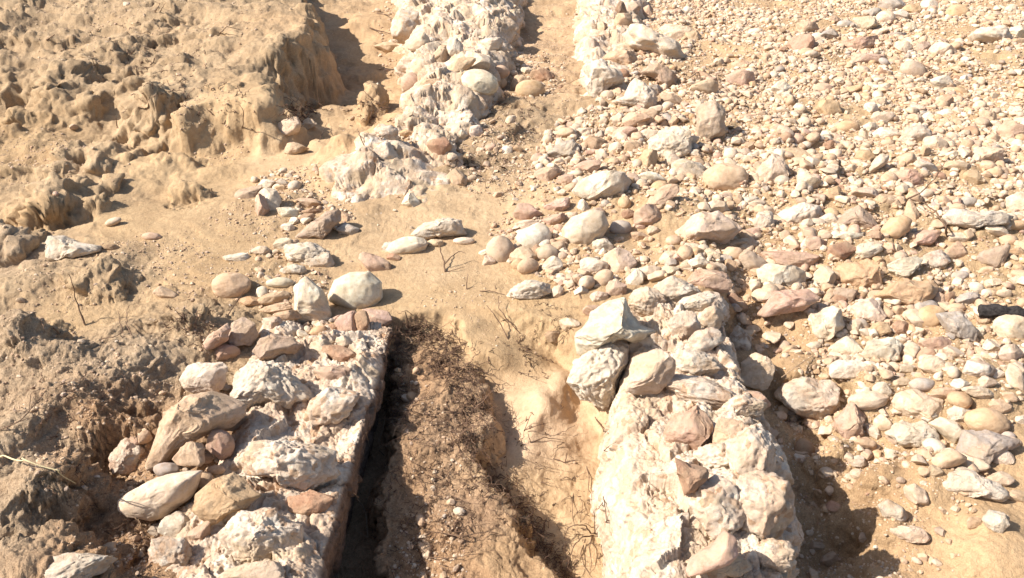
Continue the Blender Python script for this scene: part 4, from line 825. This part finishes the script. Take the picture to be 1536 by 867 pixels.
T('thin pale stalk crossing the bare soil patch near the red-edged slab', 'twig', [([(1172,566,.02),(1195,550,.03),(1227,527,.04)], 2.2)], M_TWIGP)
T('thin pale stalk hanging in the shaded hollow', 'twig', [([(1224,722,0),(1227,700,.04),(1230,664,.1)], 2.2)], M_TWIGP)
T('arching brown stems at the foot of the sandy channel', 'twig', [([(886,800,0),(880,790,.05),(866,786,.07),(852,792,.05),(846,808,.02)], 3.0), ([(890,803,0),(872,806,.03),(860,820,.03),(852,845,.02),(846,866,.0)], 2.6), ([(888,803,0),(884,822,.02),(888,845,.01),(884,862,0)], 2.2), ([(892,800,0),(892,775,.03),(890,767,.04)], 2.4), ([(878,808,0),(872,830,.01),(876,850,0),(888,866,0)], 2)], M_TWIG)
T('thin black sprigs standing in the pale channel sand', 'twig', [([(786,647,0),(792,632,.02),(796,622,.04)], 2.2), ([(788,645,.01),(806,638,.02),(824,634,.02)], 1.8), ([(798,664,0),(815,656,.01),(845,660,.01)], 2.4), ([(796,664,0),(792,650,.02)], 2)], M_TWIG)
T('short black sprigs lower in the pale channel sand', 'twig', [([(848,694,0),(850,680,.02)], 2.6), ([(830,688,0),(846,693,.01),(872,690,.01)], 2), ([(893,626,0),(904,645,.02),(912,650,.01)], 2.6), ([(906,676,0),(915,668,.02),(924,663,.02)], 1.8)], M_TWIG)
T('fine black rootlets running down the channel edge by the wall', 'root', [([(868,735,0),(874,760,.01),(870,785,0)], 1.8), ([(880,700,0),(884,730,.01),(890,760,0)], 1.8), ([(905,745,0),(910,780,.01),(902,820,0),(908,850,0)], 2), ([(840,720,0),(850,715,.01),(862,722,0)], 1.6), ([(860,740,0),(858,770,.01),(862,790,0)], 1.6)], M_TWIG, 'root')
T('pale bare root hanging in the dark trench below the near left wall', 'root', [([(552,806,.02),(550,780,.04),(542,755,.05),(530,738,.06)], 2.6), ([(552,806,.02),(545,802,.03),(536,797,.02)], 2.2), ([(545,770,.03),(552,745,.03),(556,730,.04)], 1.8)], M_TWIGP, 'root')
T('thin pale rootlets in the upper part of the dark trench', 'root', [([(557,680,.02),(552,662,.04),(549,648,.04)], 2.0), ([(568,665,.02),(574,645,.04),(577,630,.05)], 1.8), ([(572,650,.02),(566,662,.03)], 1.6), ([(588,635,.02),(594,642,.02),(590,654,.02)], 1.8)], M_TWIGP, 'root')
T('dark root lying across the lower root-matted ridge', 'root', [([(665,800,0),(690,804,.03),(730,798,.02),(765,803,.0)], 2.8), ([(690,804,.02),(706,790,.03),(735,785,.02)], 2), ([(640,835,0),(670,838,.02),(700,832,.02),(725,830,0)], 2.4)], M_TWIG, 'root')
T('long pale dry straw curving in from the left edge', 'straw', [([(-30,676,.05),(0,684,.06),(40,691,.07),(80,702,.06),(113,725,.01)], 3.6)], M_STRAW, 'straw', None)
T('dry sprigs and branches lying over the shaded clods at the far left', 'twig', [([(0,645,.0),(30,632,.03),(58,600,.05),(72,582,.05)], 2.6), ([(30,632,.02),(60,622,.03),(95,628,.02)], 1.8), ([(44,614,.03),(46,590,.05),(60,584,.05)], 1.6), ([(100,585,0),(130,590,.03),(170,600,.03),(200,618,.0)], 2), ([(0,632,0),(12,645,.02)], 3), ([(85,578,0),(120,570,.03),(160,572,.02)], 1.6)], M_TWIG)
T('thin crossed pale stalks below the long lowest tan boulder', 'twig', [([(193,764,.02),(206,780,.03),(217,800,.0)], 2.2), ([(205,775,.02),(212,788,.02),(216,799,0)], 1.8)], M_TWIGP)
T('small dark twig with root ball on the eroded bank foot', 'twig', [([(363,192,0),(366,178,.03),(364,165,.05),(360,158,.05)], 2.4)], M_TWIG)
T('short upright twig on the bank slope at the far left', 'twig', [([(176,192,0),(174,178,.04)], 2.6), ([(142,98,.0),(138,88,.04)], 2)], M_TWIG)
T('thin curved stem in the sand gully below the bank', 'twig', [([(478,213,0),(486,195,.04),(490,184,.05)], 1.8), ([(546,218,0),(540,204,.03),(536,192,.04)], 1.8)], M_TWIG)
T('dark sticks in the gully beyond the eroded pit', 'twig', [([(555,42,0),(575,48,.02),(592,52,.0)], 2.6), ([(566,20,.0),(585,23,.02)], 3)], M_TWIG)
T('dark sprigs on the soil bank at the top edge', 'twig', [([(232,18,0),(240,6,.05),(228,0,.06)], 1.8), ([(240,18,0),(248,4,.05)], 1.6), ([(330,50,0),(340,40,.05),(360,44,.02)], 2), ([(70,60,0),(82,52,.03)], 3)], M_TWIG)
# weathered stick and charred log
def wood(name, label, cat, a, b, ha, hb, th, mat, group=None, flat=1.0, amp=.04, seed=1):
    w = []
    for q, hh in ((a, ha), (b, hb)):
        g = cast_px(*q); zd = (g - CAMP) @ A_F; w.append(CAMP + ray(*q) * (zd - hh / .5))
    w = np.array(w); mpp = ((w[0] - CAMP) @ A_F) / F; r = th * .5 * mpp; rng = np.random.default_rng(seed)
    pth = wiggle(w, 60, r * .5, rng); prof = np.r_[.05, .75, np.ones(56) , .8, .05]
    v, f = tube(pth, r * prof, 28); n = fbm3(v, r * .9, 4, seed); ang = np.tile(np.arange(28), 60)
    rad = v - np.repeat(pth, 28, 0); v = np.repeat(pth, 28, 0) + rad * (1 + .12 * n + .06 * np.sin(ang * 1.8))[:, None]
    v[:, 2] = pth.mean(0)[2] + (v[:, 2] - pth.mean(0)[2]) * flat
    base = w[0]; me = fast_mesh(name, v - base, f); o = link(name, me, mat); o.location = base; tag(o, label, cat, group, 'thing'); return o
wood('wood_stick', 'short weathered brown stick lying among stones below the far right wall', 'stick', (1045,106), (1083,136), .015, .015, 12, M_PLANK, flat=.9, seed=3)
wood('charred_log', 'black charred log poking in from the right edge over the gravel', 'log', (1466,466), (1590,474), .035, .035, 19, M_CHAR, seed=5)

# matted root fibres along the edges of the soil ridge: one mass
def root_mat(name, label, lines, n, seed, lmin=14, lmax=46, mat=M_ROOT, th=1.5):
    rng = np.random.default_rng(seed); VV, FF, off = [], [], 0
    for i in range(n):
        a, b, spread = lines[rng.integers(len(lines))]
        t = rng.random(); px = a[0] + (b[0] - a[0]) * t + rng.normal() * spread; py = a[1] + (b[1] - a[1]) * t + rng.normal() * spread * .8
        g = cast_px(px, py); zd = (g - CAMP) @ A_F; mpp = zd / F; L = rng.uniform(lmin, lmax) * mpp
        d = rng.normal(size=3) * (1, 1, .45); d /= np.linalg.norm(d); d2 = d + rng.normal(size=3) * .7
        p0 = g - d * L * .3; p0[2] = g[2] - .002; p1 = g + np.array([0, 0, 1.0]) * rng.uniform(.002, .22) * L; p2 = p1 + d2 * L * .45; p2[2] = max(p2[2], g[2] - .01)
        pth = wiggle([p0, p1, p2], 9, L * .16, rng)
        v, f = tube(pth, th * .5 * mpp * rng.uniform(.35, 1.3) * np.linspace(1, .4, 9), 3); VV.append(v); FF.append(f + off); off += len(v)
    me = fast_mesh(name, np.concatenate(VV), np.concatenate(FF)); tag(link(name, me, mat), label, 'roots', kind='stuff')
root_mat('root_mat', 'dense mat of fine brown roots over the ridge of soil in the trench', [((605,495),(690,520),14),((640,530),(680,560),22),((690,545),(735,640),14),((700,600),(705,690),14),((720,700),(790,780),14),((790,780),(850,867),10),((590,500),(600,640),10),((620,760),(650,867),35),((600,700),(700,800),40),((640,600),(680,700),35)], 1500, 9)
root_mat('rootlets', 'fine dark rootlets spread over the channel sand', [((740,620),(850,700),32),((770,500),(800,560),14),((860,700),(900,850),18),((760,730),(860,860),26),((830,470),(850,500),14)], 170, 10, 10, 34, M_TWIG, 1.5)
root_mat('root_mat', 'wiry rootlets caught on the clods left of the near left wall', [((260,480),(320,500),14),((120,600),(110,760),22),((180,620),(200,760),24),((190,765),(220,850),18),((60,600),(180,600),28),((430,165),(470,180),12)], 420, 12, 10, 36)
root_mat('rootlets', 'wisps of root on the soil between the far walls', [((700,240),(770,280),26),((740,150),(800,210),26),((540,150),(590,200),16),((180,60),(260,120),28),((260,130),(360,160),28),((1085,120),(1000,100),12)], 480, 13, 7, 20)
